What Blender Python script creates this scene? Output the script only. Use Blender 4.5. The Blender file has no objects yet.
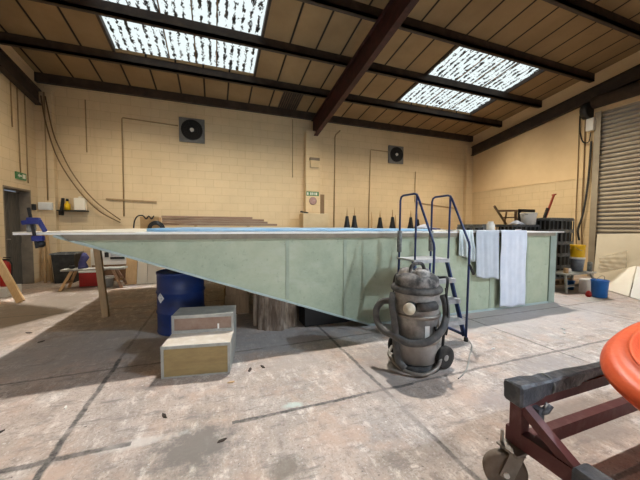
import bpy, bmesh, math, random
from mathutils import Vector, Matrix
random.seed(7)
S = bpy.context.scene
C = S.collection
PI = math.pi

# ------------------------------------------------------------------ materials
def mat(name, col, rough=.7, col2=None, scale=4., lo=.35, hi=.65, bump=0., bscale=None, metal=0., detail=6., stretch=None, spec=.3):
    m = bpy.data.materials.new(name); m.use_nodes = True
    nt = m.node_tree; b = nt.nodes['Principled BSDF']
    b.inputs['Base Color'].default_value = (*col, 1); b.inputs['Roughness'].default_value = rough
    b.inputs['Metallic'].default_value = metal; b.inputs['Specular IOR Level'].default_value = spec
    tc = nt.nodes.new('ShaderNodeTexCoord'); vec = tc.outputs['Object']
    if stretch:
        mp = nt.nodes.new('ShaderNodeMapping'); mp.inputs['Scale'].default_value = stretch
        nt.links.new(vec, mp.inputs['Vector']); vec = mp.outputs['Vector']
    if col2:
        n = nt.nodes.new('ShaderNodeTexNoise'); n.inputs['Scale'].default_value = scale; n.inputs['Detail'].default_value = detail
        n.inputs['Roughness'].default_value = .62
        nt.links.new(vec, n.inputs['Vector'])
        r = nt.nodes.new('ShaderNodeValToRGB'); r.color_ramp.elements[0].position = lo; r.color_ramp.elements[1].position = hi
        r.color_ramp.elements[0].color = (*col, 1); r.color_ramp.elements[1].color = (*col2, 1)
        nt.links.new(n.outputs['Fac'], r.inputs['Fac']); nt.links.new(r.outputs['Color'], b.inputs['Base Color'])
    if bump:
        n2 = nt.nodes.new('ShaderNodeTexNoise'); n2.inputs['Scale'].default_value = bscale or scale * 3; n2.inputs['Detail'].default_value = 5
        nt.links.new(vec, n2.inputs['Vector'])
        bp = nt.nodes.new('ShaderNodeBump'); bp.inputs['Strength'].default_value = bump; bp.inputs['Distance'].default_value = .02
        nt.links.new(n2.outputs['Fac'], bp.inputs['Height']); nt.links.new(bp.outputs['Normal'], b.inputs['Normal'])
    return m

class NT:
    """small helper to write node graphs compactly"""
    def __init__(s, name):
        s.m = bpy.data.materials.new(name); s.m.use_nodes = True; s.t = s.m.node_tree
        s.b = s.t.nodes['Principled BSDF']; s.b.inputs['Specular IOR Level'].default_value = .25
        s.obj = s.n('ShaderNodeTexCoord').outputs['Object']
    def n(s, typ, **kw):
        x = s.t.nodes.new(typ)
        for k, v in kw.items(): setattr(x, k, v)
        return x
    def put(s, sock, v):
        if hasattr(v, 'is_output'): s.t.links.new(v, sock)
        else: sock.default_value = v
    def math(s, op, a, b=0., c=None):
        x = s.n('ShaderNodeMath', operation=op); s.put(x.inputs[0], a); s.put(x.inputs[1], b)
        if c is not None: s.put(x.inputs[2], c)
        return x.outputs[0]
    def noise(s, scale, detail=5., rough=.6, vec=None, stretch=None):
        v = vec or s.obj
        if stretch:
            mp = s.n('ShaderNodeMapping'); mp.inputs['Scale'].default_value = stretch; s.put(mp.inputs['Vector'], v); v = mp.outputs[0]
        x = s.n('ShaderNodeTexNoise'); x.inputs['Scale'].default_value = scale; x.inputs['Detail'].default_value = detail
        x.inputs['Roughness'].default_value = rough; s.put(x.inputs['Vector'], v); return x.outputs['Fac']
    def ramp(s, fac, stops):
        r = s.n('ShaderNodeValToRGB'); e = r.color_ramp.elements
        while len(e) < len(stops): e.new(.5)
        for q, (p, c) in zip(e, stops):
            q.position = p; q.color = (*c, 1) if isinstance(c, tuple) else (c, c, c, 1)
        s.put(r.inputs['Fac'], fac); return r.outputs['Color']
    def mix(s, fac, a, b, blend='MIX'):
        x = s.n('ShaderNodeMix', data_type='RGBA', blend_type=blend); s.put(x.inputs[0], fac)
        s.put(x.inputs[6], a if hasattr(a, 'is_output') else (*a, 1)); s.put(x.inputs[7], b if hasattr(b, 'is_output') else (*b, 1))
        return x.outputs[2]
    def bump(s, h, strength=.3, dist=.02):
        x = s.n('ShaderNodeBump'); x.inputs['Strength'].default_value = strength; x.inputs['Distance'].default_value = dist
        s.put(x.inputs['Height'], h); s.t.links.new(x.outputs[0], s.b.inputs['Normal'])
    def done(s, col, rough=.8):
        s.put(s.b.inputs['Base Color'], col); s.put(s.b.inputs['Roughness'], rough); return s.m

def floor_mat():
    k = NT('worn_concrete')
    sep = k.n('ShaderNodeSeparateXYZ'); k.put(sep.inputs[0], k.obj); X, Y = sep.outputs[0], sep.outputs[1]
    big = k.noise(.55, 6, .6); mid = k.noise(2.6, 8, .68); fine = k.noise(20, 7, .75)
    c = k.ramp(mid, [(.28, (.29, .24, .21)), (.46, (.475, .39, .335)), (.7, (.62, .545, .49))])
    c = k.mix(k.ramp(big, [(.42, 0.), (.62, .75)]), c, (.49, .40, .335))
    grey = k.noise(.9, 7, .65, stretch=(1, .55, 1))
    c = k.mix(k.ramp(grey, [(.47, 0.), (.62, .7)]), c, (.36, .335, .32))
    dust = k.noise(1.3, 8, .7)
    c = k.mix(k.ramp(dust, [(.60, 0.), (.74, .7)]), c, (.74, .70, .66))
    c = k.mix(k.ramp(fine, [(.33, .8), (.44, 0.)]), c, (.24, .20, .175))
    scr = k.noise(7, 8, .75, stretch=(1.6, .7, 1)); c = k.mix(k.ramp(scr, [(.36, .8), (.455, 0.)]), c, (.30, .245, .21))
    c = k.mix(k.ramp(scr, [(.53, 0.), (.64, .7)]), c, (.80, .74, .68))
    speck = k.noise(38, 3, .5)
    c = k.mix(k.ramp(speck, [(.26, .9), (.32, 0.)]), c, (.13, .11, .10))
    chips = k.noise(23, 3, .5)
    c = k.mix(k.ramp(chips, [(.71, 0.), (.76, .8)]), c, (.82, .79, .74))
    grit = k.noise(60, 3, .6); c = k.mix(k.ramp(grit, [(.34, .6), (.42, 0.)]), c, (.22, .185, .165))
    c = k.mix(k.ramp(grit, [(.60, 0.), (.68, .45)]), c, (.84, .80, .75))
    scuff = k.noise(4.2, 8, .78, stretch=(.8, 2.6, 1)); c = k.mix(k.ramp(scuff, [(.38, .85), (.465, 0.)]), c, (.27, .235, .215))
    rust = k.noise(1.9, 6, .7); c = k.mix(k.ramp(rust, [(.50, 0.), (.64, .6)]), c, (.56, .40, .31))
    # cracked repair patch, oil stains and broad grey and brown tone patches
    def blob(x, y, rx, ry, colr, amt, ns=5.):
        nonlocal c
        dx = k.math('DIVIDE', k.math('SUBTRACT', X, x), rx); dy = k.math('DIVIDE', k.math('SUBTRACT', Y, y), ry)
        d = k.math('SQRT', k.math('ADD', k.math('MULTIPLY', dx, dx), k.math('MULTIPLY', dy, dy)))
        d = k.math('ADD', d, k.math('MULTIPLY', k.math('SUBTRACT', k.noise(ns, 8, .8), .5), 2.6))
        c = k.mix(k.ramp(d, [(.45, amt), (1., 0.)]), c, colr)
    blob(-.13, 1.87, .30, .26, (.21, .19, .175), .9, 9)
    blob(.36, 1.52, .13, .10, (.22, .19, .16), .8, 9)
    blob(-.45, 2.02, .30, .05, (.70, .67, .63), .6)
    blob(.56, 2.06, .10, .05, (.55, .66, .62), .8, 9)
    blob(3.1, 1.85, .55, .22, (.33, .30, .29), .7)
    blob(2.1, 1.6, .35, .14, (.34, .30, .29), .6)
    blob(1.75, 2.45, .5, .45, (.40, .37, .35), .6)
    blob(4.6, 3.3, 2.6, 1.1, (.47, .435, .42), .75, 2)
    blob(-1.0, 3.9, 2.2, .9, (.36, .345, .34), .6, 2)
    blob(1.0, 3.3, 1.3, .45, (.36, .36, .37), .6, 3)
    blob(-2.7, 5.9, 1.0, 2.6, (.26, .215, .175), .85, 2.5)  # brown dirt tone, also standing in for weaker daylight at the left
    blob(-1.7, 2.2, .5, .5, (.40, .33, .28), .6, 5)
    blob(2.4, 1.25, .5, .3, (.33, .28, .25), .7, 6)
    blob(.75, 2.75, .5, .3, (.42, .36, .32), .6, 6)
    blob(1.35, 2.2, .3, .5, (.36, .31, .28), .7, 6)
    # joints between the cast slabs: black sealant, broken and wandering
    w = k.math('MULTIPLY', k.math('SUBTRACT', k.noise(2.6, 8, .8), .5), .075)
    brk = k.noise(2.0, 3, .6)
    def joint(ax, pos, width, amt, lo=-99, hi=99):
        nonlocal c
        o = Y if ax == 'X' else X; a = X if ax == 'X' else Y
        d = k.math('ABSOLUTE', k.math('SUBTRACT', k.math('ADD', a, w), pos))
        m_ = k.ramp(k.math('DIVIDE', d, width), [(.55, amt), (1., 0.)])
        if lo > -90: m_ = k.math('MULTIPLY', m_, k.math('GREATER_THAN', o, lo))
        if hi < 90: m_ = k.math('MULTIPLY', m_, k.math('LESS_THAN', o, hi))
        m_ = k.math('MULTIPLY', m_, k.ramp(brk, [(.35, .3), (.46, 1.)]))
        c = k.mix(m_, c, k.ramp(fine, [(.4, (.06, .056, .053)), (.62, (.22, .20, .185))]))
    joint('X', -.91, .024, .95, hi=3.4); joint('X', -.91, .02, .5, lo=3.4); joint('X', 1.31, .022, .8); joint('X', 3.51, .02, .7); joint('X', 5.72, .02, .6)
    joint('Y', 2.03, .028, .85, hi=-.5); joint('Y', 2.01, .02, .95, lo=.10, hi=1.6); joint('Y', 2.02, .020, .7, lo=1.6)
    joint('Y', 3.17, .018, .6); joint('Y', .86, .02, .7); joint('Y', 5.5, .02, .6); joint('Y', 7.7, .02, .6)
    k.bump(k.math('ADD', k.math('MULTIPLY', mid, .6), k.math('MULTIPLY', fine, .4)), .35, .015)
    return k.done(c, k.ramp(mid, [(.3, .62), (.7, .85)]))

def block_mat(name, plane='XZ', base=(.77, .60, .375)):
    k = NT(name)
    mp = k.n('ShaderNodeMapping'); k.put(mp.inputs['Vector'], k.obj)
    mp.inputs['Rotation'].default_value = (PI/2, 0, 0) if plane == 'XZ' else (PI/2, 0, PI/2)
    # remap to (along, up)
    sep = k.n('ShaderNodeSeparateXYZ'); k.put(sep.inputs[0], k.obj)
    cmb = k.n('ShaderNodeCombineXYZ'); k.put(cmb.inputs[0], sep.outputs[0 if plane == 'XZ' else 1]); k.put(cmb.inputs[1], sep.outputs[2])
    br = k.n('ShaderNodeTexBrick'); k.put(br.inputs['Vector'], cmb.outputs[0])
    br.inputs['Scale'].default_value = 1.; br.inputs['Brick Width'].default_value = .45; br.inputs['Row Height'].default_value = .225
    br.inputs['Mortar Size'].default_value = .006; br.inputs['Mortar Smooth'].default_value = .6
    br.inputs['Color1'].default_value = (1, 1, 1, 1); br.inputs['Color2'].default_value = (.93, .93, .92, 1); br.inputs['Mortar'].default_value = (.66, .62, .56, 1)
    n1 = k.noise(.8, 6, .65); n2 = k.noise(5, 7, .7)
    c = k.ramp(n1, [(.3, tuple(v*.88 for v in base)), (.65, base)])
    c = k.mix(k.ramp(n2, [(.56, 0.), (.75, .4)]), c, (.62, .44, .24))
    runs = k.noise(3.2, 5, .6, stretch=(1.6, 1.6, .12))
    c = k.mix(k.ramp(runs, [(.60, 0.), (.78, .35)]), c, (.50, .36, .20))
    c = k.mix(.55, c, br.outputs['Color'], 'MULTIPLY')
    k.bump(k.math('ADD', k.math('MULTIPLY', br.outputs['Fac'], -1.), k.math('MULTIPLY', n2, .5)), .5, .012)
    return k.done(c, .75)

def ceil_mat():
    k = NT('fibre_roof_boards')
    sep = k.n('ShaderNodeSeparateXYZ'); k.put(sep.inputs[0], k.obj)
    fx = k.math('FRACT', k.math('DIVIDE', k.math('ADD', sep.outputs[0], 20.6), .6))
    d = k.math('ABSOLUTE', k.math('SUBTRACT', fx, .5))
    line = k.ramp(d, [(.455, 0.), (.475, 1.)])
    n = k.noise(1.2, 6, .6); n2 = k.noise(7, 6, .7)
    c = k.ramp(n, [(.3, (.235, .15, .075)), (.7, (.315, .205, .10))])
    c = k.mix(k.ramp(n2, [(.55, 0.), (.75, .35)]), c, (.22, .13, .06))
    c = k.mix(line, c, (.02, .014, .01))
    k.bump(line, .5, .02)
    return k.done(c, .85)

def skylight_mat():
    k = NT('dirty_translucent_sheet')
    sep = k.n('ShaderNodeSeparateXYZ'); k.put(sep.inputs[0], k.obj)
    nn = k.noise(6, 5, .65, stretch=(1, .8, 1)); nf = k.noise(24, 4, .7, stretch=(1, .5, 1))
    ph = k.math('MULTIPLY', sep.outputs[0], 2*PI/.155)
    s_ = k.math('SINE', ph)
    v = k.math('ADD', s_, k.math('ADD', k.math('MULTIPLY', k.math('SUBTRACT', nf, .5), 6.5), k.math('MULTIPLY', k.math('SUBTRACT', nn, .5), 6.5)))
    m_ = k.ramp(v, [(.0, .0), (.02, .0), (.28, 1.)])
    # v runs about -2..2: shift so that a third of the sheet is dirt
    k.t.links.remove(m_.node.inputs['Fac'].links[0]); k.put(m_.node.inputs['Fac'], k.math('ADD', v, .85))
    em = k.n('ShaderNodeEmission'); em.inputs['Color'].default_value = (.90, 1., 1., 1); em.inputs['Strength'].default_value = 1.0
    k.put(k.b.inputs['Base Color'], (.05, .045, .04, 1)); k.put(k.b.inputs['Roughness'], .8)
    mx = k.n('ShaderNodeMixShader'); k.put(mx.inputs[0], m_); k.t.links.new(k.b.outputs[0], mx.inputs[1]); k.t.links.new(em.outputs[0], mx.inputs[2])
    k.t.links.new(mx.outputs[0], k.t.nodes['Material Output'].inputs[0])
    return k.m

def hull_mat():
    k = NT('pale_green_gelcoat')
    n1 = k.noise(.9, 6, .6); n2 = k.noise(4.5, 8, .7); n3 = k.noise(11, 5, .65)
    c = k.ramp(n2, [(.3, (.305, .36, .265)), (.55, (.385, .44, .325)), (.75, (.44, .485, .365))])
    c = k.mix(k.ramp(n1, [(.42, 0.), (.66, .55)]), c, (.46, .49, .35))
    c = k.mix(k.ramp(n3, [(.60, 0.), (.70, .6)]), c, (.25, .30, .235))
    n4 = k.noise(26, 4, .6); c = k.mix(k.ramp(n4, [(.66, 0.), (.70, .6)]), c, (.16, .20, .155))
    n5 = k.noise(2.2, 6, .7, stretch=(.5, 1, 1.4)); c = k.mix(k.ramp(n5, [(.55, 0.), (.7, .5)]), c, (.50, .535, .45))
    k.bump(n2, .12, .01)
    return k.done(c, .5)

M = {}
M['floor'] = floor_mat()
M['wallXZ'] = block_mat('painted_blockwork', 'XZ'); M['wallYZ'] = block_mat('painted_blockwork_side', 'YZ')
M['render'] = mat('smooth_cream_render', (.80, .61, .37), .8, (.72, .53, .31), 1.2, .35, .7)
M['ceil'] = ceil_mat(); M['sky'] = skylight_mat(); M['hull'] = hull_mat()
M['steel_brown'] = mat('brown_painted_steel', (.038, .026, .020), .6, (.068, .045, .032), 5, .4, .7)
M['steel_red'] = mat('red_oxide_steel', (.036, .012, .010), .55, (.07, .020, .016), 6, .4, .7)
M['maroon'] = mat('maroon_painted_steel', (.115, .036, .036), .5, (.19, .10, .09), 9, .52, .78, bump=.1)
M['shutter'] = mat('grey_brown_shutter_slats', (.40, .345, .27), .5, (.33, .28, .22), 3, .4, .7, metal=.25)
M['doorwood'] = mat('weathered_grey_door', (.085, .075, .062), .8, (.15, .13, .105), 7, .4, .7, stretch=(6, 6, .6), bump=.2)
M['doorframe'] = mat('brown_grey_door_reveal', (.27, .22, .16), .8, (.20, .16, .12), 5)
M['white'] = mat('white_laminate', (.84, .83, .79), .4, (.76, .74, .69), 3, .45, .75)
M['deckbare'] = mat('bare_pale_edge', (.80, .75, .62), .5, (.68, .62, .50), 6, .45, .7)
M['blue_film'] = mat('blue_protective_film', (.27, .50, .72), .4, (.55, .70, .80), 4, .42, .7, stretch=(.5, 2, 1))
M['batten'] = mat('grey_brown_batten', (.27, .235, .175), .75, (.21, .18, .135), 6)
M['trim_blue'] = mat('pale_blue_grey_edge', (.42, .50, .49), .5, (.33, .41, .41), 5, .45, .7)
M['hull_end'] = mat('grey_green_edge_strip', (.30, .36, .31), .5, (.26, .31, .26), 5)
M['seam'] = mat('green_joint_strip', (.36, .415, .32), .5, (.30, .35, .27), 7)
M['under'] = mat('raw_laminate_underside', (.16, .17, .13), .85, (.10, .11, .09), 4)
M['drum'] = mat('blue_enamel', (.005, .027, .145), .5, (.008, .016, .06), 5, .5, .75, bump=.08, spec=.5)
M['label'] = mat('worn_white_label', (.75, .78, .80), .6, (.35, .40, .48), 25, .5, .65)
M['bark'] = mat('rough_bark', (.12, .088, .066), .9, (.47, .39, .32), 9, .42, .66, bump=.9, bscale=30, stretch=(1, 1, .22))
M['ply'] = mat('yellow_brown_plywood', (.30, .215, .095), .7, (.23, .16, .075), 5, .4, .7, stretch=(1, 1, 4))
M['ply_dark'] = mat('dusty_red_brown_board', (.22, .135, .10), .75, (.30, .22, .17), 7, .4, .7)
M['ply_dust'] = mat('dust_covered_tread', (.62, .54, .44), .85, (.72, .66, .58), 9, .4, .65)
M['angle'] = mat('grey_angle_trim', (.30, .30, .275), .6, (.42, .41, .37), 8, .45, .7)
M['timber'] = mat('raw_softwood', (.55, .36, .185), .75, (.44, .27, .13), 6, .4, .7, stretch=(5, 5, .6))
M['timber_dark'] = mat('old_grey_brown_timber', (.27, .18, .105), .85, (.19, .125, .075), 7, .4, .7, stretch=(4, 4, .5))
M['post_timber'] = mat('brown_sawn_timber', (.40, .29, .175), .85, (.31, .22, .13), 7, .4, .7, stretch=(4, 4, .5))
M['pine'] = mat('clean_pine_board', (.72, .50, .27), .7, (.62, .41, .21), 5, .4, .7, stretch=(6, 6, .6))
M['cream'] = mat('cream_sheet', (.88, .82, .69), .5, (.82, .75, .62), 2, .4, .7)
M['laths'] = mat('brown_stained_lath', (.30, .175, .11), .75, (.44, .30, .20), 6, .4, .7, stretch=(.4, 6, 6))
M['card'] = mat('brown_cardboard', (.50, .31, .14), .85, (.42, .26, .12), 5)
M['black'] = mat('black_plastic', (.014, .014, .015), .5, spec=.4)
M['crate'] = mat('black_crate_plastic', (.10, .108, .115), .5, (.22, .23, .24), 9, .5, .75)
M['blk_rubber'] = mat('black_rubber', (.02, .02, .02), .8, (.06, .055, .05), 9)
M['navy'] = mat('navy_blue_tube_steel', (.009, .026, .115), .35, (.02, .042, .14), 8, spec=.5)
M['tread'] = mat('dusty_aluminium_tread', (.50, .51, .52), .55, (.36, .36, .36), 14, .4, .65, metal=.3)
M['foam'] = mat('grey_foam_sleeve', (.17, .18, .175), .9, (.30, .30, .28), 18, .45, .65, bump=.3)
M['vac'] = mat('dusty_grey_steel_body', (.20, .19, .18), .5, (.42, .40, .37), 6, .42, .65, metal=.25, bump=.08)
M['vac_low'] = mat('dusty_pale_container', (.29, .27, .25), .6, (.42, .39, .36), 6, .35, .65, metal=.15)
M['vac_dark'] = mat('dusty_charcoal_plastic', (.045, .045, .045), .6, (.16, .15, .14), 8, .42, .68)
M['vac_lid'] = mat('dust_coated_motor_head', (.05, .05, .05), .7, (.36, .34, .32), 7, .44, .66)
M['vac_cover'] = mat('pale_dusty_cover', (.14, .135, .13), .7, (.52, .50, .47), 8, .40, .58)
M['hose'] = mat('dusty_grey_hose', (.105, .105, .105), .7, (.19, .18, .17), 10, .4, .7)
M['capwhite'] = mat('ivory_plastic_cap', (.72, .66, .52), .5, (.60, .53, .40), 10)
M['tape'] = mat('grey_duct_tape_padding', (.045, .050, .060), .42, (.17, .175, .185), 8, .46, .74, bump=.6, bscale=16, spec=.45)
M['orange'] = mat('orange_gelcoat', (.86, .150, .052), .42, (.78, .115, .042), 9, .4, .7, bump=.12, bscale=40)
M['caster'] = mat('grey_brown_caster_tyre', (.17, .13, .10), .8, (.25, .21, .17), 9)
M['zinc'] = mat('dull_zinc', (.36, .33, .29), .45, (.24, .21, .18), 9, metal=.5)
M['cloth'] = mat('pale_grey_blue_cloth', (.66, .69, .76), .95, (.58, .62, .70), 6, .4, .7, bump=.1, bscale=60)
M['cloth_grey'] = mat('grey_blue_cloth', (.50, .535, .58), .95, (.43, .47, .52), 6, .4, .7, bump=.1, bscale=60)
M['cloth_aqua'] = mat('pale_aqua_white_cloth', (.70, .77, .78), .95, (.55, .64, .64), 9, .45, .7, bump=.1, bscale=60)
M['yellow'] = mat('yellow_plastic', (.85, .52, .01), .4, (.78, .42, .02), 7, .5, .75)
M['greyblue'] = mat('grey_blue_plastic', (.12, .14, .18), .45, (.22, .24, .27), 9)
M['tubblue'] = mat('mid_blue_plastic', (.022, .155, .50), .35, (.015, .11, .40), 6)
M['red'] = mat('red_enamel', (.42, .018, .012), .4, (.32, .015, .01), 6)
M['binblack'] = mat('dark_grey_bin', (.022, .022, .02), .6, (.05, .048, .042), 8)
M['indigo'] = mat('indigo_cloth', (.05, .055, .17), .9, (.09, .09, .22), 10)
M['clampblue'] = mat('blue_clamp_paint', (.02, .03, .19), .35, (.05, .06, .20), 12)
M['conduit'] = mat('painted_conduit', (.42, .29, .15), .7, (.34, .23, .12), 8)
M['cable'] = mat('brown_cable', (.20, .125, .06), .75)
M['signgreen'] = mat('green_sign', (.04, .20, .075), .5, (.10, .22, .09), 9); M['signwhite'] = mat('white_sign_print', (.75, .74, .64), .5)
M['plaque'] = mat('mauve_round_plaque', (.34, .20, .18), .5, (.45, .30, .27), 20)
M['fangrey'] = mat('grey_fan_plate', (.16, .155, .145), .6, (.22, .21, .19), 9)
M['fandark'] = mat('dark_fan_guard', (.022, .02, .018), .6)
M['carton'] = mat('pale_carton_board', (.70, .54, .33), .8, (.62, .47, .28), 3)
M['film'] = mat('crumpled_clear_film', (.80, .74, .62), .35, (.88, .83, .72), 9, spec=.5)
M['brownitem'] = mat('worn_brown_metal', (.16, .09, .05), .7, (.24, .14, .08), 9)
M['redtool'] = mat('red_brown_tool', (.42, .07, .035), .5)
M['back'] = mat('dim_front_wall', (.62, .50, .34), .85)

M['film'].node_tree.nodes['Principled BSDF'].inputs['Alpha'].default_value = .35
# ------------------------------------------------------------------ mesh builder
class MB:
    def __init__(s): s.v = []; s.f = []; s.sm = []
    def add(s, vs, fs, smooth=False, mx=None):
        o = len(s.v)
        s.v += [tuple(mx @ Vector(p)) if mx else tuple(p) for p in vs]
        s.f += [tuple(i + o for i in q) for q in fs]; s.sm += [smooth] * len(fs); return s
    def box(s, a, b, mx=None):
        x0, y0, z0 = a; x1, y1, z1 = b
        vs = [(x0,y0,z0),(x1,y0,z0),(x1,y1,z0),(x0,y1,z0),(x0,y0,z1),(x1,y0,z1),(x1,y1,z1),(x0,y1,z1)]
        return s.add(vs, [(0,3,2,1),(4,5,6,7),(0,1,5,4),(1,2,6,5),(2,3,7,6),(3,0,4,7)], mx=mx)
    def bar(s, p, q, w, h=None, up=(0,0,1)):
        """rectangular bar from p to q, w across, h along 'up'"""
        p, q = Vector(p), Vector(q); h = h or w; d = (q - p).normalized(); u = Vector(up)
        if abs(d.dot(u)) > .98: u = Vector((0, 1, 0))
        r = d.cross(u).normalized(); u = r.cross(d).normalized(); vs = []
        for c in (p, q):
            for a, b in ((-1,-1),(1,-1),(1,1),(-1,1)): vs.append(c + r*a*w/2 + u*b*h/2)
        return s.add(vs, [(3,2,1,0),(4,5,6,7),(0,1,5,4),(1,2,6,5),(2,3,7,6),(3,0,4,7)])
    def tube(s, pts, r, n=10, closed=False, radii=None):
        P = [Vector(p) for p in pts]; N = len(P); ring = []; prev = None
        for i in range(N):
            if closed: d = P[(i+1) % N] - P[i-1]
            else: d = P[min(i+1, N-1)] - P[max(i-1, 0)]
            d.normalize()
            if prev is None:
                a = Vector((0,0,1)) if abs(d.z) < .9 else Vector((1,0,0)); u = d.cross(a).normalized()
            else: u = (prev - d*prev.dot(d)).normalized()
            prev = u; w = d.cross(u); rr = radii[i] if radii else r
            ring.append([P[i] + (u*math.cos(2*PI*j/n) + w*math.sin(2*PI*j/n))*rr for j in range(n)])
        vs = [p for q in ring for p in q]; fs = []
        for i in range(N if closed else N-1):
            k = (i+1) % N
            for j in range(n): fs.append((i*n+j, i*n+(j+1)%n, k*n+(j+1)%n, k*n+j))
        s.add(vs, fs, True)
        if not closed:
            o = len(s.v) - len(vs)
            s.f += [tuple(o+j for j in range(n-1,-1,-1)), tuple(o+(N-1)*n+j for j in range(n))]; s.sm += [False, False]
        return s
    def lathe(s, prof, n=24, mx=None, smooth=True, cap=True):
        vs = []; fs = []
        for r, z in prof:
            for j in range(n): vs.append((r*math.cos(2*PI*j/n), r*math.sin(2*PI*j/n), z))
        for i in range(len(prof)-1):
            for j in range(n): fs.append((i*n+j, i*n+(j+1)%n, (i+1)*n+(j+1)%n, (i+1)*n+j))
        s.add(vs, fs, smooth, mx)
        if cap:
            o = len(s.v) - len(vs); L = len(prof)-1
            s.f += [tuple(o+j for j in range(n-1,-1,-1)), tuple(o+L*n+j for j in range(n))]; s.sm += [False, False]
        return s
    def prism(s, poly, ax, a, b):
        """poly in the plane across axis ax, swept from a to b; 'Y': poly=(x,z), 'X': poly=(y,z), 'Z': poly=(x,y)"""
        f = {'Y': lambda p, t: (p[0], t, p[1]), 'X': lambda p, t: (t, p[0], p[1]), 'Z': lambda p, t: (p[0], p[1], t)}[ax]
        n = len(poly); vs = [f(p, a) for p in poly] + [f(p, b) for p in poly]
        return s.add(vs, [tuple(range(n-1,-1,-1)), tuple(range(n, 2*n))] + [(i, (i+1)%n, n+(i+1)%n, n+i) for i in range(n)])
    def grid(s, fn, nu, nv, smooth=True):
        vs = [fn(i/nu, j/nv) for j in range(nv+1) for i in range(nu+1)]
        return s.add(vs, [(j*(nu+1)+i, j*(nu+1)+i+1, (j+1)*(nu+1)+i+1, (j+1)*(nu+1)+i) for j in range(nv) for i in range(nu)], smooth)

def origin(p):
    o = Vector((0,0,0))
    while p is not None: o += p.location; p = p.parent
    return o
def obj(name, mb, m, parent=None, loc=None, label=None, bevel=0., solid=0., world=True):
    """links the builder as one mesh; vertices are written in world coordinates unless world=False"""
    me = bpy.data.meshes.new(name)
    base = Vector(loc) if loc is not None else Vector((0,0,0))
    off = (origin(parent) + base) if world else Vector((0,0,0))
    me.from_pydata([Vector(v) - off for v in mb.v], [], mb.f); me.update()
    bm = bmesh.new(); bm.from_mesh(me); bmesh.ops.recalc_face_normals(bm, faces=bm.faces); bm.to_mesh(me); bm.free()
    for p, q in zip(me.polygons, mb.sm): p.use_smooth = q
    o = bpy.data.objects.new(name, me); C.objects.link(o); o.location = base
    if parent: o.parent = parent
    me.materials.append(M[m] if isinstance(m, str) else m)
    if solid:
        d = o.modifiers.new('thickness', 'SOLIDIFY'); d.thickness = solid; d.offset = 0
    if bevel:
        d = o.modifiers.new('bevel', 'BEVEL'); d.width = bevel; d.segments = 2; d.limit_method = 'ANGLE'
    if label: o['label'] = label
    return o
def tag(o, label, cat, group=None):
    o['label'] = label; o['category'] = cat
    if group: o['group'] = group
    return o
def thing(name, label, cat, loc, group=None, rz=0.):
    o = bpy.data.objects.new(name, None); C.objects.link(o); o.location = loc; o.rotation_euler = (0,0,rz); o.empty_display_size = .1
    return tag(o, label, cat, group)
def struct(name, mb, m, **kw):
    o = obj(name, mb, m, **kw); o['kind'] = 'structure'; return o
def copy_thing(o, loc, label=None):
    r = o.copy(); C.objects.link(r); r.location = loc
    if label: r['label'] = label
    for ch in o.children:
        c = ch.copy(); C.objects.link(c); c.parent = r
        for g in ch.children:
            d = g.copy(); C.objects.link(d); d.parent = c
    return r
def smooth_path(pts, n=6):
    """Catmull-Rom through pts"""
    P = [Vector(p) for p in pts]; out = []
    for i in range(len(P)-1):
        a, b, c, d = P[max(i-1,0)], P[i], P[i+1], P[min(i+2,len(P)-1)]
        for k in range(n):
            t = k/n
            out.append(.5*((2*b) + (c-a)*t + (2*a-5*b+4*c-d)*t*t + (3*b-a-3*c+d)*t**3))
    return out + [P[-1]]
def wall_frame(o, d, up=(0,0,1)):
    """matrix with local z along d"""
    d = Vector(d).normalized(); u = Vector(up); x = u.cross(d).normalized(); y = d.cross(x)
    mx = Matrix((x, y, d)).transposed().to_4x4(); mx.translation = Vector(o); return mx

# ------------------------------------------------------------------ the room
XL, XR, YW, YF = -3.95, 9.75, 9.0, -8.0
RIDGE = -1.0
def roofz(y): return 4.96 + .14*(9 - y) if y >= RIDGE else 4.96 + .14*10 - .14*(RIDGE - y)
struct('floor', MB().box((XL-.3, YF-.3, -.2), (XR+.3, YW+.3, 0)), 'floor')
struct('wall_back', MB().box((XL-.25, YW, 0), (XR+.25, YW+.25, 5.1)), 'wallXZ')
# left wall with a door opening
DY0, DY1, DZ = 7.62, 8.56, 2.15
wl = MB()
wl.box((XL-.25, YF, 0), (XL, DY0, 6.6)); wl.box((XL-.25, DY1, 0), (XL, YW, 6.6)); wl.box((XL-.25, DY0, DZ), (XL, DY1, 6.6))
struct('wall_left', wl, 'wallYZ')
# right wall with the roller shutter opening
SY0, SY1, SZ = .6, 4.93, 4.45
struct('wall_right', MB().box((XR, SY1, 0), (XR+.25, YW, 2.74)).box((XR, YF, 0), (XR+.25, SY0, 6.6)), 'wallYZ')
struct('trim_1', MB().box((XR-.015, SY1, 2.74), (XR+.25, YW, 6.6)).box((XR-.015, SY0, SZ), (XR+.25, SY1, 6.6)), 'render')
struct('wall_front', MB().box((XL-.25, YF-.25, 0), (XR+.25, YF, 6.0)), 'back')
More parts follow.
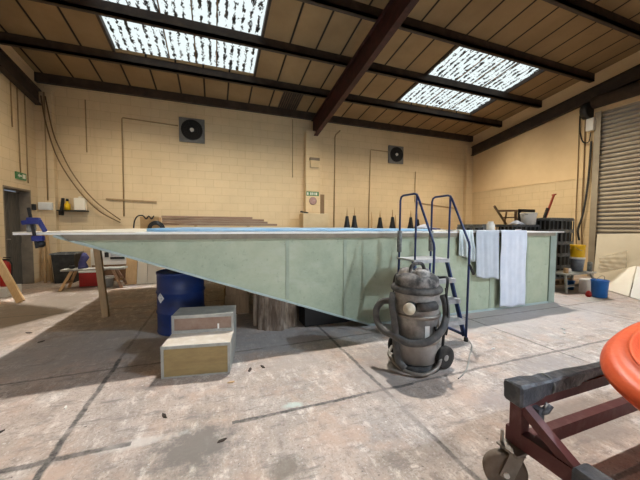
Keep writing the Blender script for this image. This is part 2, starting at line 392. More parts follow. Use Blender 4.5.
# roof boards, with openings for the two skylights
SK = [(-2.0, 1.0), (5.25, 8.2)]; SKY = (5.06, 7.63)
cb = MB()
def slab(x0, x1, y0, y1, t=.06):
    a, b = roofz(y0), roofz(y1)
    cb.add([(x0,y0,a),(x1,y0,a),(x1,y1,b),(x0,y1,b),(x0,y0,a+t),(x1,y0,a+t),(x1,y1,b+t),(x0,y1,b+t)],
           [(0,3,2,1),(4,5,6,7),(0,1,5,4),(1,2,6,5),(2,3,7,6),(3,0,4,7)])
slab(XL-.25, XR+.25, SKY[1], YW+.25); slab(XL-.25, XR+.25, RIDGE, SKY[0]); slab(XL-.25, XR+.25, YF-.25, RIDGE-.0001)
xs = [XL-.25, SK[0][0], SK[0][1], SK[1][0], SK[1][1], XR+.25]
for i in (0, 2, 4): slab(xs[i], xs[i+1], SKY[0], SKY[1])
struct('ceiling', cb, 'ceil')
for i, (x0, x1) in enumerate(SK):
    w = MB(); n = 150
    def fn(u, v):
        x = x0 + u*(x1-x0); y = SKY[0]-.1 + v*(SKY[1]-SKY[0]+.2)
        return (x, y, roofz(y) + .10 + .022*math.sin(2*PI*x/.155))
    w.grid(fn, n, 2)
    o = struct('window_%d' % (i+1), w, 'sky', solid=.004)
    fr = MB()
    for a, b in ((x0-.03, x0+.02), (x1-.02, x1+.03)):
        fr.add([(a,SKY[0],roofz(SKY[0])-.02),(b,SKY[0],roofz(SKY[0])-.02),(b,SKY[1],roofz(SKY[1])-.02),(a,SKY[1],roofz(SKY[1])-.02),
                (a,SKY[0],roofz(SKY[0])+.1),(b,SKY[0],roofz(SKY[0])+.1),(b,SKY[1],roofz(SKY[1])+.1),(a,SKY[1],roofz(SKY[1])+.1)],
               [(0,3,2,1),(4,5,6,7),(0,1,5,4),(1,2,6,5),(2,3,7,6),(3,0,4,7)])
    obj('window_frame', fr, 'steel_brown', o)
    for f_ in (.36, .55, .70):
        xb = x0 + f_*(x1-x0); g = MB(); ya, yb = SKY
        g.add([(xb-.012,ya,roofz(ya)+.06),(xb+.012,ya,roofz(ya)+.06),(xb+.012,yb,roofz(yb)+.06),(xb-.012,yb,roofz(yb)+.06),(xb-.012,ya,roofz(ya)+.075),(xb+.012,ya,roofz(ya)+.075),(xb+.012,yb,roofz(yb)+.075),(xb-.012,yb,roofz(yb)+.075)],
              [(0,3,2,1),(4,5,6,7),(0,1,5,4),(1,2,6,5),(2,3,7,6),(3,0,4,7)])
        obj('glazing_bar', g, 'cable', o)
# purlins and rafters
T = 2
for k in range(0, 8):
    y = 9.0 - 1.333*k; z = 4.76 + .14*(9 - y)
    p = MB().box((XL, y-.01, z), (XR, y+.03, z+.215)).box((XL, y-.01, z), (XR, y+.10, z+.025)).box((XL, y-.01, z-.0), (XR, y+.012, z+.05))
    if k == 0: p = MB().box((XL, y-.11, z), (XR, y, z+.21))
    struct('trim_%d' % T, p, 'steel_brown'); T += 1
for X, m in ((3.04, 'steel_red'), (XL+.09, 'steel_brown'), (XR-.09, 'steel_brown')):
    r = MB()
    zt = (lambda y: 4.76 + .14*(9-y) - .005) if X == 3.04 else (lambda y: 4.50 + .155*(9-y))
    zb = lambda y: 4.16 + .155*(9-y)
    ys = (9.0, RIDGE)
    def sweep(x0, x1, f0, f1):
        vs = []
        for y in ys: vs += [(x0,y,f0(y)),(x1,y,f0(y)),(x1,y,f1(y)),(x0,y,f1(y))]
        r.add(vs, [(3,2,1,0),(4,5,6,7),(0,1,5,4),(1,2,6,5),(2,3,7,6),(3,0,4,7)])
    sweep(X-.006, X+.006, zb, zt); sweep(X-.065, X+.065, zb, lambda y: zb(y)+.018); sweep(X-.065, X+.065, lambda y: zt(y)-.022, zt)
    struct('trim_%d' % T, r, m); T += 1
# one dark, ribbed patch of roof in the strip next to the back wall
rb = MB()
for k in range(9):
    x = 1.86 + k*.065; rb.add([(x,7.80,roofz(7.80)-.03),(x+.045,7.80,roofz(7.80)-.03),(x+.045,8.86,roofz(8.86)-.03),(x,8.86,roofz(8.86)-.03),(x,7.80,roofz(7.80)),(x+.045,7.80,roofz(7.80)),(x+.045,8.86,roofz(8.86)),(x,8.86,roofz(8.86))],
        [(0,3,2,1),(4,5,6,7),(0,1,5,4),(1,2,6,5),(2,3,7,6),(3,0,4,7)])
struct('trim_%d' % T, rb, 'steel_brown'); T += 1
# blockwork pier under the middle rafter
struct('trim_%d' % T, MB().box((2.72, 8.74, 0), (3.2, 9.0, 4.35)), 'wallXZ'); T += 1
struct('trim_%d' % T, MB().box((9.42, 8.86, 0), (XR, 9.0, 4.6)), 'wallXZ'); T += 1
struct('trim_%d' % T, MB().box((XL, 8.84, 0), (-3.62, 9.0, 4.6)), 'wallXZ'); T += 1

# door_1: weathered double leaf in a deep reveal
d = struct('door_1', MB().box((XL-.23, DY0+.04, 0), (XL-.19, DY0+.50, 2.08)).box((XL-.23, DY0+.51, 0), (XL-.19, DY1-.04, 2.08)), 'doorwood', bevel=.004)
obj('door_frame', MB().box((XL-.25, DY0, 0), (XL+.002, DY0+.035, DZ)).box((XL-.25, DY1-.03, 0), (XL+.002, DY1, DZ)).box((XL-.25, DY0+.035, DZ-.035), (XL+.002, DY1-.03, DZ)), 'doorframe', d)
obj('door_rail', MB().box((XL-.19, DY0+.06, .95), (XL-.175, DY0+.49, 1.1)).box((XL-.19, DY0+.06, .1), (XL-.175, DY0+.49, .28)).box((XL-.19, DY0+.52, .95), (XL-.175, DY1-.05, 1.1)), 'doorwood', d)
obj('door_handle', MB().tube([(XL-.18, DY0+.42, 1.05), (XL-.13, DY0+.42, 1.05), (XL-.13, DY0+.32, 1.05)], .012), 'zinc', d)
# door_2: roller shutter, curved slats
sh = MB(); pitch = .11; nz = int(SZ/pitch)
for k in range(nz+1):
    z = k*pitch; pr_ = [(XR+.10, z), (XR+.055, z+.018), (XR+.042, z+.052), (XR+.055, z+.088), (XR+.10, z+.106), (XR+.115, z+.053)]
    sh.prism([(x, zz) for x, zz in pr_], 'Y', SY0, SY1-.06)
d2 = struct('door_2', sh, 'shutter')
obj('guide_rail', MB().box((XR-.03, SY1-.10, 0), (XR+.13, SY1+.0, SZ)).box((XR-.05, SY1-.14, 0), (XR-.03, SY1+.0, SZ)), 'shutter', d2)
obj('shutter_drum', MB().tube([(XR-.16, SY0, SZ+.24), (XR-.16, SY1-.02, SZ+.24)], .16, 16), 'steel_brown', d2)
obj('bottom_bar', MB().box((XR+.02, SY0, 0), (XR+.13, SY1-.1, .08)), 'zinc', d2)

# ------------------------------------------------------------------ wall fittings
def fan(x, z, s, label):
    t = thing('extractor_fan', label, 'fan', (x, 8.96, z), 'extractor fans high on the back wall')
    obj('housing', MB().box((x-s, 8.93, z-s), (x+s, 9.0, z+s)), 'fangrey', t, bevel=.01)
    g = MB()
    g.lathe([(s*.84, 0), (s*.84, .05), (s*.76, .05), (s*.76, 0)], 28, wall_frame((x, 8.93, z), (0,-1,0)))
    for rr in (.25, .45, .62): g.tube([(x+s*rr*math.cos(a*PI/12), 8.885, z+s*rr*math.sin(a*PI/12)) for a in range(24)], .006, 5, closed=True)
    for a in range(4): g.tube([(x, 8.885, z), (x+s*.8*math.cos(a*PI/2+.4), 8.885, z+s*.8*math.sin(a*PI/2+.4))], .005, 5)
    obj('guard', g, 'fandark', t)
    obj('shroud', MB().lathe([(s*.76, 0), (s*.76, .004)], 28, wall_frame((x, 8.93, z), (0,-1,0))), 'fandark', t)
    obj('hub', MB().lathe([(s*.16, 0), (s*.16, .05), (s*.1, .065)], 16, wall_frame((x, 8.93, z), (0,-1,0))), 'white', t)
    for a in range(5):
        b = MB(); c_, s_ = math.cos(a*1.2566), math.sin(a*1.2566)
        P = lambda rad, w, y: (x + s*(c_*rad - s_*w), y, z + s*(s_*rad + c_*w))
        b.add([P(.15,-.08,8.915), P(.7,-.2,8.92), P(.7,.2,8.895), P(.15,.08,8.90)], [(0,1,2,3)])
        obj('blade', b, 'fandark', t, solid=.004)
fan(-.55, 4.02, .33, 'square extractor fan on the back wall left of the pier, beneath the left skylight')
fan(6.17, 3.94, .31, 'square extractor fan on the back wall right of the pier, above the step ladder')
def conduit(pts, label, r=.016, name='conduit', m='conduit', group='conduit runs on the back wall'):
    return tag(obj(name, MB().tube(pts, r, 8), m, loc=pts[0]), label, 'conduit', group)
conduit([(-.9, 8.975, 4.11), (-2.2, 8.975, 4.16), (-2.225, 8.975, 4.13), (-2.235, 8.975, 1.6)], 'thin conduit dropping down the back wall from the left fan')
conduit([(3.98, 8.975, 4.55), (3.83, 8.975, 4.40), (3.80, 8.975, 4.30), (3.78, 8.975, 1.2)], 'dark conduit running down the back wall just right of the pier', .02)
conduit([(5.85, 8.975, 4.02), (5.16, 8.975, 4.03), (5.14, 8.975, 4.0), (5.10, 8.975, 1.2)], 'thin conduit dropping down the back wall from the right fan')
conduit([(-3.0, 8.975, 4.5), (-3.0, 8.975, 3.2)], 'short straight conduit high on the back wall left of the left fan', .012)
conduit([(9.0, 8.975, 2.1), (7.2, 8.975, 2.25), (7.05, 8.975, 2.3), (7.05, 8.975, 3.4)], 'bent conduit on the back wall behind the ladder handrails', .014)
conduit([(2.35, 8.975, 4.7), (2.35, 8.975, 2.9)], 'straight conduit just left of the pier on the back wall', .012)
conduit([(-3.75, 8.82, 4.5), (-3.75, 8.82, 1.95)], 'vertical conduit above the white switch box in the left corner', .014)
conduit([(-3.935, 8.19, 4.3), (-3.935, 8.19, 2.47)], 'vertical conduit above the green exit sign on the left wall', .012, group=None)
tag(obj('wall_rail', MB().bar((-2.62, 8.97, 2.04), (-1.47, 8.97, 2.0), .04, .035), 'conduit', loc=(-2.0, 8.97, 2.02)), 'thin brown horizontal rail fixed to the back wall above the cardboard box', 'rail')
def cable(pts, label, r=.014, m='cable'):
    return tag(obj('wall_cable', MB().tube(smooth_path(pts), r, 6), m, loc=pts[0]), label, 'cable', 'cables hanging on the left of the back wall')
cable([(-3.80, 8.8, 4.4), (-3.72, 8.8, 3.75), (-3.52, 8.8, 2.95), (-3.14, 8.8, 2.22), (-2.74, 8.85, 1.72), (-2.3, 8.9, 1.43)], 'brown cable sagging from the left corner to the conduit foot, lower of two')
cable([(-3.72, 8.8, 4.4), (-3.60, 8.8, 3.6), (-3.46, 8.8, 3.15), (-3.22, 8.8, 2.58), (-2.83, 8.85, 1.98), (-2.3, 8.9, 1.5)], 'brown cable sagging from the left corner to the conduit foot, upper of two')
conduit([(XL+.015, 7.98, 4.6), (XL+.015, 7.98, 3.4)], 'short vertical conduit high on the left wall above the door', .012, group=None)
conduit([(XL+.015, 8.45, 4.3), (XL+.015, 8.45, 2.3)], 'vertical conduit on the left wall between the exit sign and the corner', .012, group=None)
t = thing('exit_sign', 'green and white emergency exit sign on the left wall above the door', 'sign', (XL, 8.19, 2.4))
obj('panel', MB().box((XL, 8.02, 2.34), (XL+.03, 8.36, 2.49)), 'signgreen', t)
obj('pictogram', MB().box((XL+.03, 8.22, 2.37), (XL+.034, 8.32, 2.46)), 'signwhite', t)
obj('arrow', MB().add([(XL+.034, 8.05, 2.415), (XL+.034, 8.11, 2.46), (XL+.034, 8.11, 2.43), (XL+.034, 8.19, 2.43), (XL+.034, 8.19, 2.40), (XL+.034, 8.11, 2.40), (XL+.034, 8.11, 2.37)], [(0,1,2,3,4,5,6)]), 'signwhite', t)
t = thing('switch_box', 'small white switch box on the back wall at the left corner', 'box', (-3.79, 8.82, 1.8))
obj('case', MB().box((-3.92, 8.76, 1.72), (-3.66, 8.84, 1.9)), 'white', t, bevel=.008)
obj('cover', MB().box((-3.87, 8.75, 1.75), (-3.72, 8.76, 1.87)), 'white', t)
tag(obj('isolator', MB().box((-3.95, 8.56, 1.70), (-3.89, 8.64, 1.84)), 'blk_rubber', loc=(-3.93, 8.6, 1.7), bevel=.006), 'tiny dark switch beside the white switch box near the left corner', 'switch')
tag(obj('wall_shelf', MB().box((-3.58, 8.78, 1.70), (-3.0, 9.0, 1.725)).box((-3.55, 8.8, 1.6), (-3.52, 9.0, 1.7)), 'black', loc=(-3.3, 8.9, 1.7)), 'little dark shelf on the back wall right of the white switch box', 'shelf')
t = thing('spray_bottle', 'small bottle with yellow body on the dark wall shelf', 'bottle', (-3.4, 8.88, 1.725))
obj('body', MB().lathe([(.06,0),(.06,.14),(.025,.19),(.025,.22)], 12, Matrix.Translation((-3.4,8.88,1.725))), 'yellow', t)
obj('cap', MB().lathe([(.028,.22),(.028,.28)], 10, Matrix.Translation((-3.4,8.88,1.725))), 'black', t)
tag(obj('jerrycan', MB().box((-3.25, 8.8, 1.725), (-3.02, 8.96, 2.03)).box((-3.17, 8.84, 2.03), (-3.08, 8.92, 2.07)), 'cream', loc=(-3.13, 8.88, 1.725), bevel=.04), 'cream plastic can on the dark wall shelf beside the yellow bottle', 'can')
tag(obj('tool_holder', MB().bar((-3.52, 8.88, 1.725), (-3.50, 8.93, 2.02), .05), 'black', loc=(-3.52, 8.88, 1.725)), 'black upright tool at the left end of the dark wall shelf', 'tool')
# signs on the pier
t = thing('pier_light_box', 'small pale box light fixed high on the pier', 'light box', (2.97, 8.7, 3.3))
obj('case', MB().box((2.84, 8.65, 3.2), (3.13, 8.74, 3.42)), 'carton', t, bevel=.01); obj('top_strip', MB().box((2.83, 8.64, 3.42), (3.14, 8.74, 3.50)), 'doorframe', t)
t = thing('safety_sign', 'narrow green and white safety sign on the pier above the round plaque', 'sign', (2.97, 8.73, 2.38))
obj('panel', MB().box((2.73, 8.725, 2.32), (3.15, 8.74, 2.45)), 'signgreen', t)
for a, b in ((2.75,2.80),(2.85,2.88),(2.90,2.94),(2.97,3.0),(3.03,3.09)): obj('print', MB().box((a, 8.722, 2.345), (b, 8.725, 2.425)), 'signwhite', t)
tag(obj('round_plaque', MB().lathe([(.125,0),(.125,.02),(.09,.03)], 24, wall_frame((2.95, 8.74, 2.16), (0,-1,0))), 'plaque', loc=(2.95, 8.74, 2.16)), 'round mauve plaque on the pier beneath the green safety sign', 'plaque')
tag(obj('backing_board', MB().box((3.23, 8.95, 1.55), (3.42, 9.0, 2.4)), 'timber_dark', loc=(3.32, 8.97, 1.6)), 'upright brown board on the back wall against the right of the pier', 'board')
tag(obj('carton', MB().box((2.47, 8.2, 1.08), (3.28, 8.62, 1.74)), 'carton', loc=(2.9, 8.4, 1.1), bevel=.01), 'big pale carton in front of the pier, peeping over the hull deck', 'box')
tag(obj('storage_bench', MB().box((1.2, 8.15, 1.02), (4.6, 8.7, 1.08)).box((1.25, 8.2, 0), (1.33, 8.65, 1.02)).box((4.47, 8.2, 0), (4.55, 8.65, 1.02)), 'timber_dark', loc=(2.9, 8.4, 0)), 'long wooden bench along the back wall under the pale carton', 'bench')
tag(obj('hand_tool', MB().bar((2.42, 8.3, 1.79), (2.66, 8.35, 1.76), .06, .04), 'black', loc=(2.5, 8.3, 1.75)), 'small black tool on the left of the pale carton top', 'tool')

# right wall cables and motor box
for i, (y, r) in enumerate(((5.30, .013), (5.16, .018))):
    pts = [(9.70, y-.02, 4.5), (9.71, y-.03, 3.), (9.70, y-.04, 1.6), (9.70, y-.1, .6)]
    tag(obj('wall_cable', MB().tube(smooth_path(pts), r, 6), 'cable', loc=pts[0]), ['thin cable hanging down the right wall, further from the shutter', 'cable hanging down the right wall, nearer to the shutter'][i], 'cable', 'cables beside the shutter')
t = thing('shutter_motor', 'grey motor box with dark gear at the top left of the roller shutter', 'motor', (9.6, 5.02, 4.3))
obj('box', MB().box((9.60, 4.90, 3.98), (9.74, 5.08, 4.32)), 'white', t, bevel=.02)
obj('gear', MB().lathe([(.2,-.08),(.2,.08)], 16, wall_frame((9.6, 5.05, 4.52), (0,1,0))), 'black', t)
obj('lead', MB().tube(smooth_path([(9.62, 5.22, 4.5), (9.66, 5.24, 4.1), (9.66, 5.16, 3.75), (9.66, 5.02, 3.7), (9.66, 4.98, 3.95)]), .016, 6), 'black', t)
tag(obj('pull_chain', MB().tube(smooth_path([(9.66, 4.96, 3.7), (9.66, 4.99, 2.6), (9.62, 5.05, 1.75), (9.56, 5.12, 1.3), (9.6, 5.1, 1.0)]), .028, 6), 'blk_rubber', loc=(9.66, 4.96, 3.7)), 'dark chain hanging in the corner beside the shutter guide', 'chain')

# ------------------------------------------------------------------ the hull
HY0, HY1, XA, XB, ZT = 3.42, 7.56, -1.42, 5.74, 1.262
sl = (1.24 - .0)/(1.985 + 1.40)
hull = thing('barge_hull', 'long pale green fibreglass hull with a raked end and blue film on its flat top', 'hull', (2.2, 5.5, 0))
shell = MB().prism([(XA, ZT), (XA, 1.235), (1.985, 0.0), (XB, 0.0), (XB, ZT)], 'Y', HY0, HY1)
obj('hull_shell', shell, 'hull', hull)
obj('deck', MB().box((-1.70, 3.385, 1.262), (5.93, 7.6, 1.281)), 'white', hull)
obj('bow_plate', MB().box((-1.70, 3.38, 1.281), (-.75, 7.6, 1.288)), 'deckbare', hull)
bl = MB()
def mat_fn(u, v):
    x = -.72 + u*4.0; y = 3.75 + v*3.83
    return (x + .05*math.sin(v*9), y, 1.302 + .004*math.sin(u*31+v*7)*math.sin(v*13))
bl.grid(mat_fn, 40, 20)
obj('blue_film', bl, 'blue_film', hull, solid=.036)
obj('deck_sheet', MB().box((3.32, 3.75, 1.281), (5.7, 7.58, 1.287)), 'deckbare', hull)
obj('batten', MB().prism([(-1.36, 1.262), (-1.30, 1.205), (5.70, 1.205), (5.70, 1.262)], 'Y', 3.385, 3.42), 'batten', hull)
nrm = Vector((sl, 0, 1)).normalized()
e0, e1 = Vector((XA-.0, 0, 1.243)), Vector((1.985, 0, .003))
tr = MB()
for a, b, c_, d_ in ((3.395, 3.42, .0, .020),):
    vs = []
    for e in (e0, e1):
        for y, h in ((a, c_), (b, c_), (b, d_), (a, d_)): vs.append(Vector((e.x, y, e.z)) + nrm*h)
    tr.add(vs, [(3,2,1,0),(4,5,6,7),(0,1,5,4),(1,2,6,5),(2,3,7,6),(3,0,4,7)])
obj('rake_trim', tr, 'trim_blue', hull)
obj('end_strip', MB().box((5.60, 3.398, 0.0), (5.76, 3.42, 1.262)), 'hull_end', hull)
obj('bottom_strip', MB().box((1.99, 3.40, 0.0), (5.60, 3.42, .03)), 'trim_blue', hull)
for x in (.83, 1.60, 3.0, 4.20, 5.04):
    zb_ = max(.04, -sl*(x+1.40)+1.28)
    obj('joint_strip', MB().box((x-.022, 3.412, zb_), (x+.022, 3.42, 1.205)), 'seam', hull)

# cloths hung over the hull edge
def hung_cloth(name, x0, x1, ztop, zbot, m, label, yin=3.72, rip=.005, seed=0, slant=0.):
    mb = MB(); r = random.Random(seed); ph = [r.uniform(0, 6) for _ in range(4)]; L1 = yin - 3.345; L2 = ztop - zbot; L = L1 + L2
    def fn(u, v):
        s = v*L; x = x0 + u*(x1-x0)
        if s < L1: y, z = yin - s, ztop + .004*math.sin(9*u+ph[0])
        else:
            z = ztop - (s - L1); k = min(1, (s-L1)/.25)
            y = 3.352 - k*(.014 + rip*math.sin(u*17+ph[1]) + rip*.6*math.sin(u*31+ph[2]+z*2))
            z += slant*(u-.5)*(s-L1)/L2 + .012*math.sin(u*9+ph[3])*(s-L1)/L2
            x += .012*math.sin(z*6+ph[2])
        return (x, y, z)
    mb.grid(fn, 40, 44)
    return tag(obj(name, mb, m, solid=.006, loc=((x0+x1)/2, 3.35, ztop)), label, 'cloth', 'cloths hung over the hull edge')
hung_cloth('hanging_cloth', 3.79, 4.27, 1.297, .55, 'cloth_grey', 'shorter grey cloth hung over the hull edge just right of the step ladder', seed=1, slant=-.05)
hung_cloth('hanging_cloth', 4.31, 4.90, 1.297, .05, 'cloth', 'longer white cloth hanging almost to the floor over the hull edge', seed=2, slant=-.02)
hung_cloth('hanging_cloth', 3.46, 3.72, 1.30, .88, 'cloth_aqua', 'small pale aqua cloth bunched over the hull edge behind the ladder handrail', seed=3, rip=.035, slant=-.12)

# ------------------------------------------------------------------ under the hull
DX, DYc, DR, DH = -.415, 4.14, .285, .775
t = thing('oil_drum', 'dark blue steel drum standing under the raked end of the hull', 'drum', (DX, DYc, 0))
mx = Matrix.Translation((DX, DYc, 0)); pf = [(DR-.01,0),(DR,.012),(DR,.03),(DR-.006,.036)]
for zc in (.27, .52): pf += [(DR-.006, zc-.025),(DR+.006, zc-.008),(DR+.006, zc+.008),(DR-.006, zc+.025)]
pf += [(DR-.006, DH-.036),(DR, DH-.03),(DR, DH-.006),(DR-.012, DH),(DR-.02, DH-.02)]
obj('barrel', MB().lathe(pf, 48, mx), 'drum', t)
obj('bung', MB().lathe([(.035,DH-.02),(.035,DH-.003)], 12, Matrix.Translation((DX-.1, DYc+.12, 0))), 'zinc', t)
lb = MB()
def lab(u, v):
    a = math.radians(224) + (u-.5)*.42; return (DX + (DR+.008)*math.cos(a), DYc + (DR+.008)*math.sin(a), .47 + (v-.5)*.13)
pts = [(.5,0),(1,.5),(.5,1),(0,.5)]
lb.add([lab(.5,0), lab(.75,.25), lab(1,.5), lab(.75,.75), lab(.5,1), lab(.25,.75), lab(0,.5), lab(.25,.25), lab(.5,.5)], [(0,1,8,7),(1,2,3,8),(8,3,4,5),(7,8,5,6)])
obj('hazard_label', lb, 'label', t, label='worn white diamond label')
# log stump, top cut to the slope of the hull
sx, sy = .79, 3.93
n = 56; st = MB(); vs = []; fs = []
rng = random.Random(4); rr = [.275 + .02*math.sin(7*j*2*PI/n) + rng.uniform(-.022, .018) for j in range(n)]
def rakez(x): return max(0.02, 1.24 - sl*(x + 1.40))
lv = 7
for i in range(lv):
    f = i/(lv-1)
    for j in range(n):
        a = 2*PI*j/n; r_ = rr[j]*(1.06 - .06*f); x, y = sx + r_*math.cos(a), sy + r_*math.sin(a)
        vs.append((x, y, f*(rakez(x)-.012)))
for i in range(lv-1):
    for j in range(n): fs.append((i*n+j, i*n+(j+1)%n, (i+1)*n+(j+1)%n, (i+1)*n+j))
t = thing('log_stump', 'short rough-barked log wedged under the sloping hull right of the drum', 'log', (sx, sy, 0))
obj('bark', st.add(vs, fs, False), 'bark', t)
obj('cut_face', MB().add(vs[-n:], [tuple(range(n))]), 'timber', t)
tag(obj('support_block', MB().box((.14, 4.55, 0), (.50, 5.1, .30)).box((.16, 4.57, .30), (.47, 5.08, .53)), 'timber_dark', loc=(.32, 4.8, 0)), 'dark wooden block under the hull behind the log, between log and drum', 'block')
wd = MB(); wx = (1.13, 1.955)  # black wedge added so the gap under the hull reads dark
wd.prism([(wx[0], 0), (wx[1], 0), (wx[1], rakez(wx[1])-.02), (wx[0], rakez(wx[0])-.02)], 'Y', 3.66, 3.95)
tag(obj('shade_wedge', wd, 'black', loc=(1.5, 3.8, 0)), 'black wedge added to darken the gap under the hull right of the log', 'shade filler')
tag(obj('timber_post', MB().bar((-1.52, 5.05, 0), (-1.62, 5.05, 1.258), .08, .07, up=(0,1,0)), 'post_timber', loc=(-1.5, 5.05, 0)), 'leaning brown timber post propping the bow plate left of the drum', 'post')

# ------------------------------------------------------------------ two-step box
t = thing('step_box', 'two-step wooden box with grey edge trims in front of the blue drum', 'steps', (-.455, 2.815, 0), rz=math.radians(-9.2))
W, D1, D2, H1, H2 = .585, .315, .30, .285, .465
L = lambda mb, nm, m, **k: obj(nm, mb, m, t, world=False, **k)
L(MB().box((.012, .006, .0), (W-.012, .02, H1-.012)), 'lower_riser', 'ply')
L(MB().box((.012, D1+.006, H1-.0), (W-.012, D1+.02, H2-.012)), 'upper_riser', 'ply_dark')
L(MB().box((0, .0, H1-.012), (W, D1+.02, H1+.002)), 'lower_tread', 'ply_dust')
L(MB().box((0, D1, H2-.012), (W, D1+D2, H2+.002)), 'upper_tread', 'angle')
for x in (0, W-.012):
    L(MB().prism([(0.01, 0), (D1+D2-.01, 0), (D1+D2-.01, H2-.012), (D1+.01, H2-.012), (D1+.01, H1-.012), (.01, H1-.012)], 'X', x, x+.012), 'side_panel', 'angle')
L(MB().box((0, D1+D2-.02, 0), (W, D1+D2-.008, H2-.012)), 'back_panel', 'ply')
e = MB()
for x in (0, W-.022):
    e.box((x, 0, 0), (x+.022, .01, H1-.0)); e.box((x, D1-.002, H1), (x+.022, D1+.006, H2))
e.box((0, -.004, H1-.022), (W, .006, H1+.003)); e.box((0, D1-.005, H2-.03), (W, D1+.006, H2+.003)); e.box((0, D1-.004, H1), (W, D1+.006, H1+.03))
e.box((0, 0, 0), (W, .01, .012))
L(e, 'edge_trim', 'angle')
L(MB().box((.43, D1-.004, H1+.03), (.445, D1+.006, H1+.08)), 'hinge_tab', 'white')

# ------------------------------------------------------------------ step ladder
t = thing('step_ladder', 'navy blue warehouse step ladder with handrails standing against the hull', 'ladder', (2.53, 2.9, 0))
X0, X1 = 2.275, 2.785; PZ = .93
for x in (X0, X1):
    nm = 'handrail'
    pts = [(x, 2.565, .0), (x, 2.55, 1.12), (x, 2.56, 1.17)] + [(x, 2.83, 1.69), (x, 2.86, 1.735), (x, 2.90, 1.75)] + [(x, 3.12, 1.75), (x, 3.165, 1.735), (x, 3.185, 1.69), (x, 3.19, PZ)]
    h_ = obj(nm, MB().tube(pts, .0135, 10), 'navy', t)
    obj('foam_sleeve', MB().tube([(x, 3.189, 1.02), (x, 3.189, 1.17), (x, 3.188, 1.30)], .032, 10, radii=[.03, .034, .03]), 'foam', h_)
    obj('mid_post', MB().tube([(x, 2.86, 1.745), (x, 2.875, PZ-.02)], .0125, 10), 'navy', t)
    obj('stringer', MB().bar((x, 2.90, PZ), (x, 2.59, .05), .022, .05, up=(0,1,0)), 'navy', t)
    obj('rear_leg', MB().tube([(x, 3.19, PZ), (x, 3.23, .03)], .0155, 10), 'navy', t)
    obj('foot', MB().lathe([(.024,0),(.024,.04),(.018,.05)], 10, Matrix.Translation((x, 2.565, 0))), 'blk_rubber', t)
    obj('foot', MB().lathe([(.024,0),(.024,.04),(.018,.05)], 10, Matrix.Translation((x, 3.232, 0))), 'blk_rubber', t)
    obj('base_bar', MB().bar((x, 2.57, .07), (x, 3.22, .07), .022, .03), 'navy', t)
obj('platform', MB().box((X0-.02, 2.86, PZ-.0), (X1+.02, 3.21, PZ+.022)).box((X0-.02, 2.86, PZ-.025), (X1+.02, 2.875, PZ)), 'tread', t)
for k, (y, z) in enumerate(((2.81, .70), (2.73, .465), (2.655, .235))):
    obj('step', MB().box((X0+.01, y-.085, z), (X1-.01, y+.075, z+.022)).box((X0+.01, y-.085, z-.03), (X1-.01, y-.078, z)), 'tread', t)
obj('cross_brace', MB().bar((X0, 3.22, .12), (X1, 3.2, .75), .02, .02).bar((X0, 3.22, .10), (X1, 3.22, .10), .022, .022), 'navy', t)
obj('lever', MB().tube([(X1, 2.55, .92), (X1+.055, 2.53, .80)], .017, 8), 'blk_rubber', t)

# ------------------------------------------------------------------ industrial vacuum
vx, vy = 1.845, 2.30
t = thing('industrial_vacuum', 'dusty grey industrial vacuum cleaner with wrapped hose in front of the step ladder', 'vacuum cleaner', (vx, vy, 0))
mx = Matrix.Translation((vx, vy, 0))
obj('upper_body', MB().lathe([(.208,.52),(.212,.54),(.212,.725),(.208,.735)], 40, mx), 'vac', t)
obj('filter_chamber', MB().lathe([(.212,.285),(.214,.30),(.214,.50),(.21,.515)], 40, mx), 'vac', t)
obj('dust_container', MB().lathe([(.17,.055),(.19,.07),(.205,.27),(.205,.28)], 40, mx), 'vac_low', t)
for z in (.505, .27): obj('clamp_band', MB().lathe([(.205,z),(.227,z+.003),(.229,z+.02),(.227,z+.03),(.205,z+.034)], 40, mx), 'zinc', t)
obj('top_ring', MB().lathe([(.2,.725),(.228,.73),(.242,.745),(.242,.765),(.228,.785),(.2,.79)], 40, mx), 'vac_dark', t)
hd = obj('motor_head', MB().lathe([(.195,.785),(.205,.80),(.205,.85),(.195,.875),(.15,.905),(.08,.92),(.0005,.923)], 40, mx), 'vac_lid', t)
for a in (20, 140, 260):
    a = math.radians(a); mm = Matrix.Translation((vx+.10*math.cos(a), vy+.10*math.sin(a), .0))
    obj('motor_cover', MB().lathe([(.072,.86),(.074,.90),(.062,.935),(.035,.95),(.0005,.953)], 18, mm), 'vac_cover', hd)
obj('lift_handle', MB().tube(smooth_path([(vx-.09, vy-.02, .90), (vx-.075, vy-.02, .975), (vx-.02, vy-.02, 1.0), (vx+.05, vy-.02, .985), (vx+.085, vy-.02, .90)]), .017, 10), 'vac_lid', t)
dv = Vector((-vx, -vy, 0)).normalized(); rt = Vector((-dv.y, dv.x, 0))     # towards the viewer's side, and its right
if rt.x < 0: rt = -rt
def vp(r_, a, z):   # a degrees from the inlet side, clockwise to the right
    a = math.radians(a); p = Vector((vx, vy, z)) + (dv*math.cos(a) + rt*math.sin(a))*r_; return p
inl = wall_frame(vp(.20, -12, .615), (vp(1,-12,0)-vp(0,-12,0)))
ip = obj('inlet_port', MB().lathe([(.056,0),(.056,.05),(.05,.055)], 22, inl), 'vac_dark', t)
obj('inlet_cap', MB().lathe([(.052,.055),(.054,.06),(.054,.085),(.045,.095),(.018,.097),(.015,.105),(.0005,.106)], 22, inl), 'capwhite', ip)
obj('side_pipe', MB().tube([vp(.235, 2, .625), vp(.25, 22, .635), vp(.235, 44, .64)], .042, 14), 'vac_dark', t)
obj('latch', MB().tube([vp(.222, 50, .44), vp(.236, 50, .40), vp(.222, 50, .33)], .014, 8), 'black', t)
obj('latch', MB().tube([vp(.222, -66, .56), vp(.236, -66, .52), vp(.222, -66, .46)], .014, 8), 'black', t)
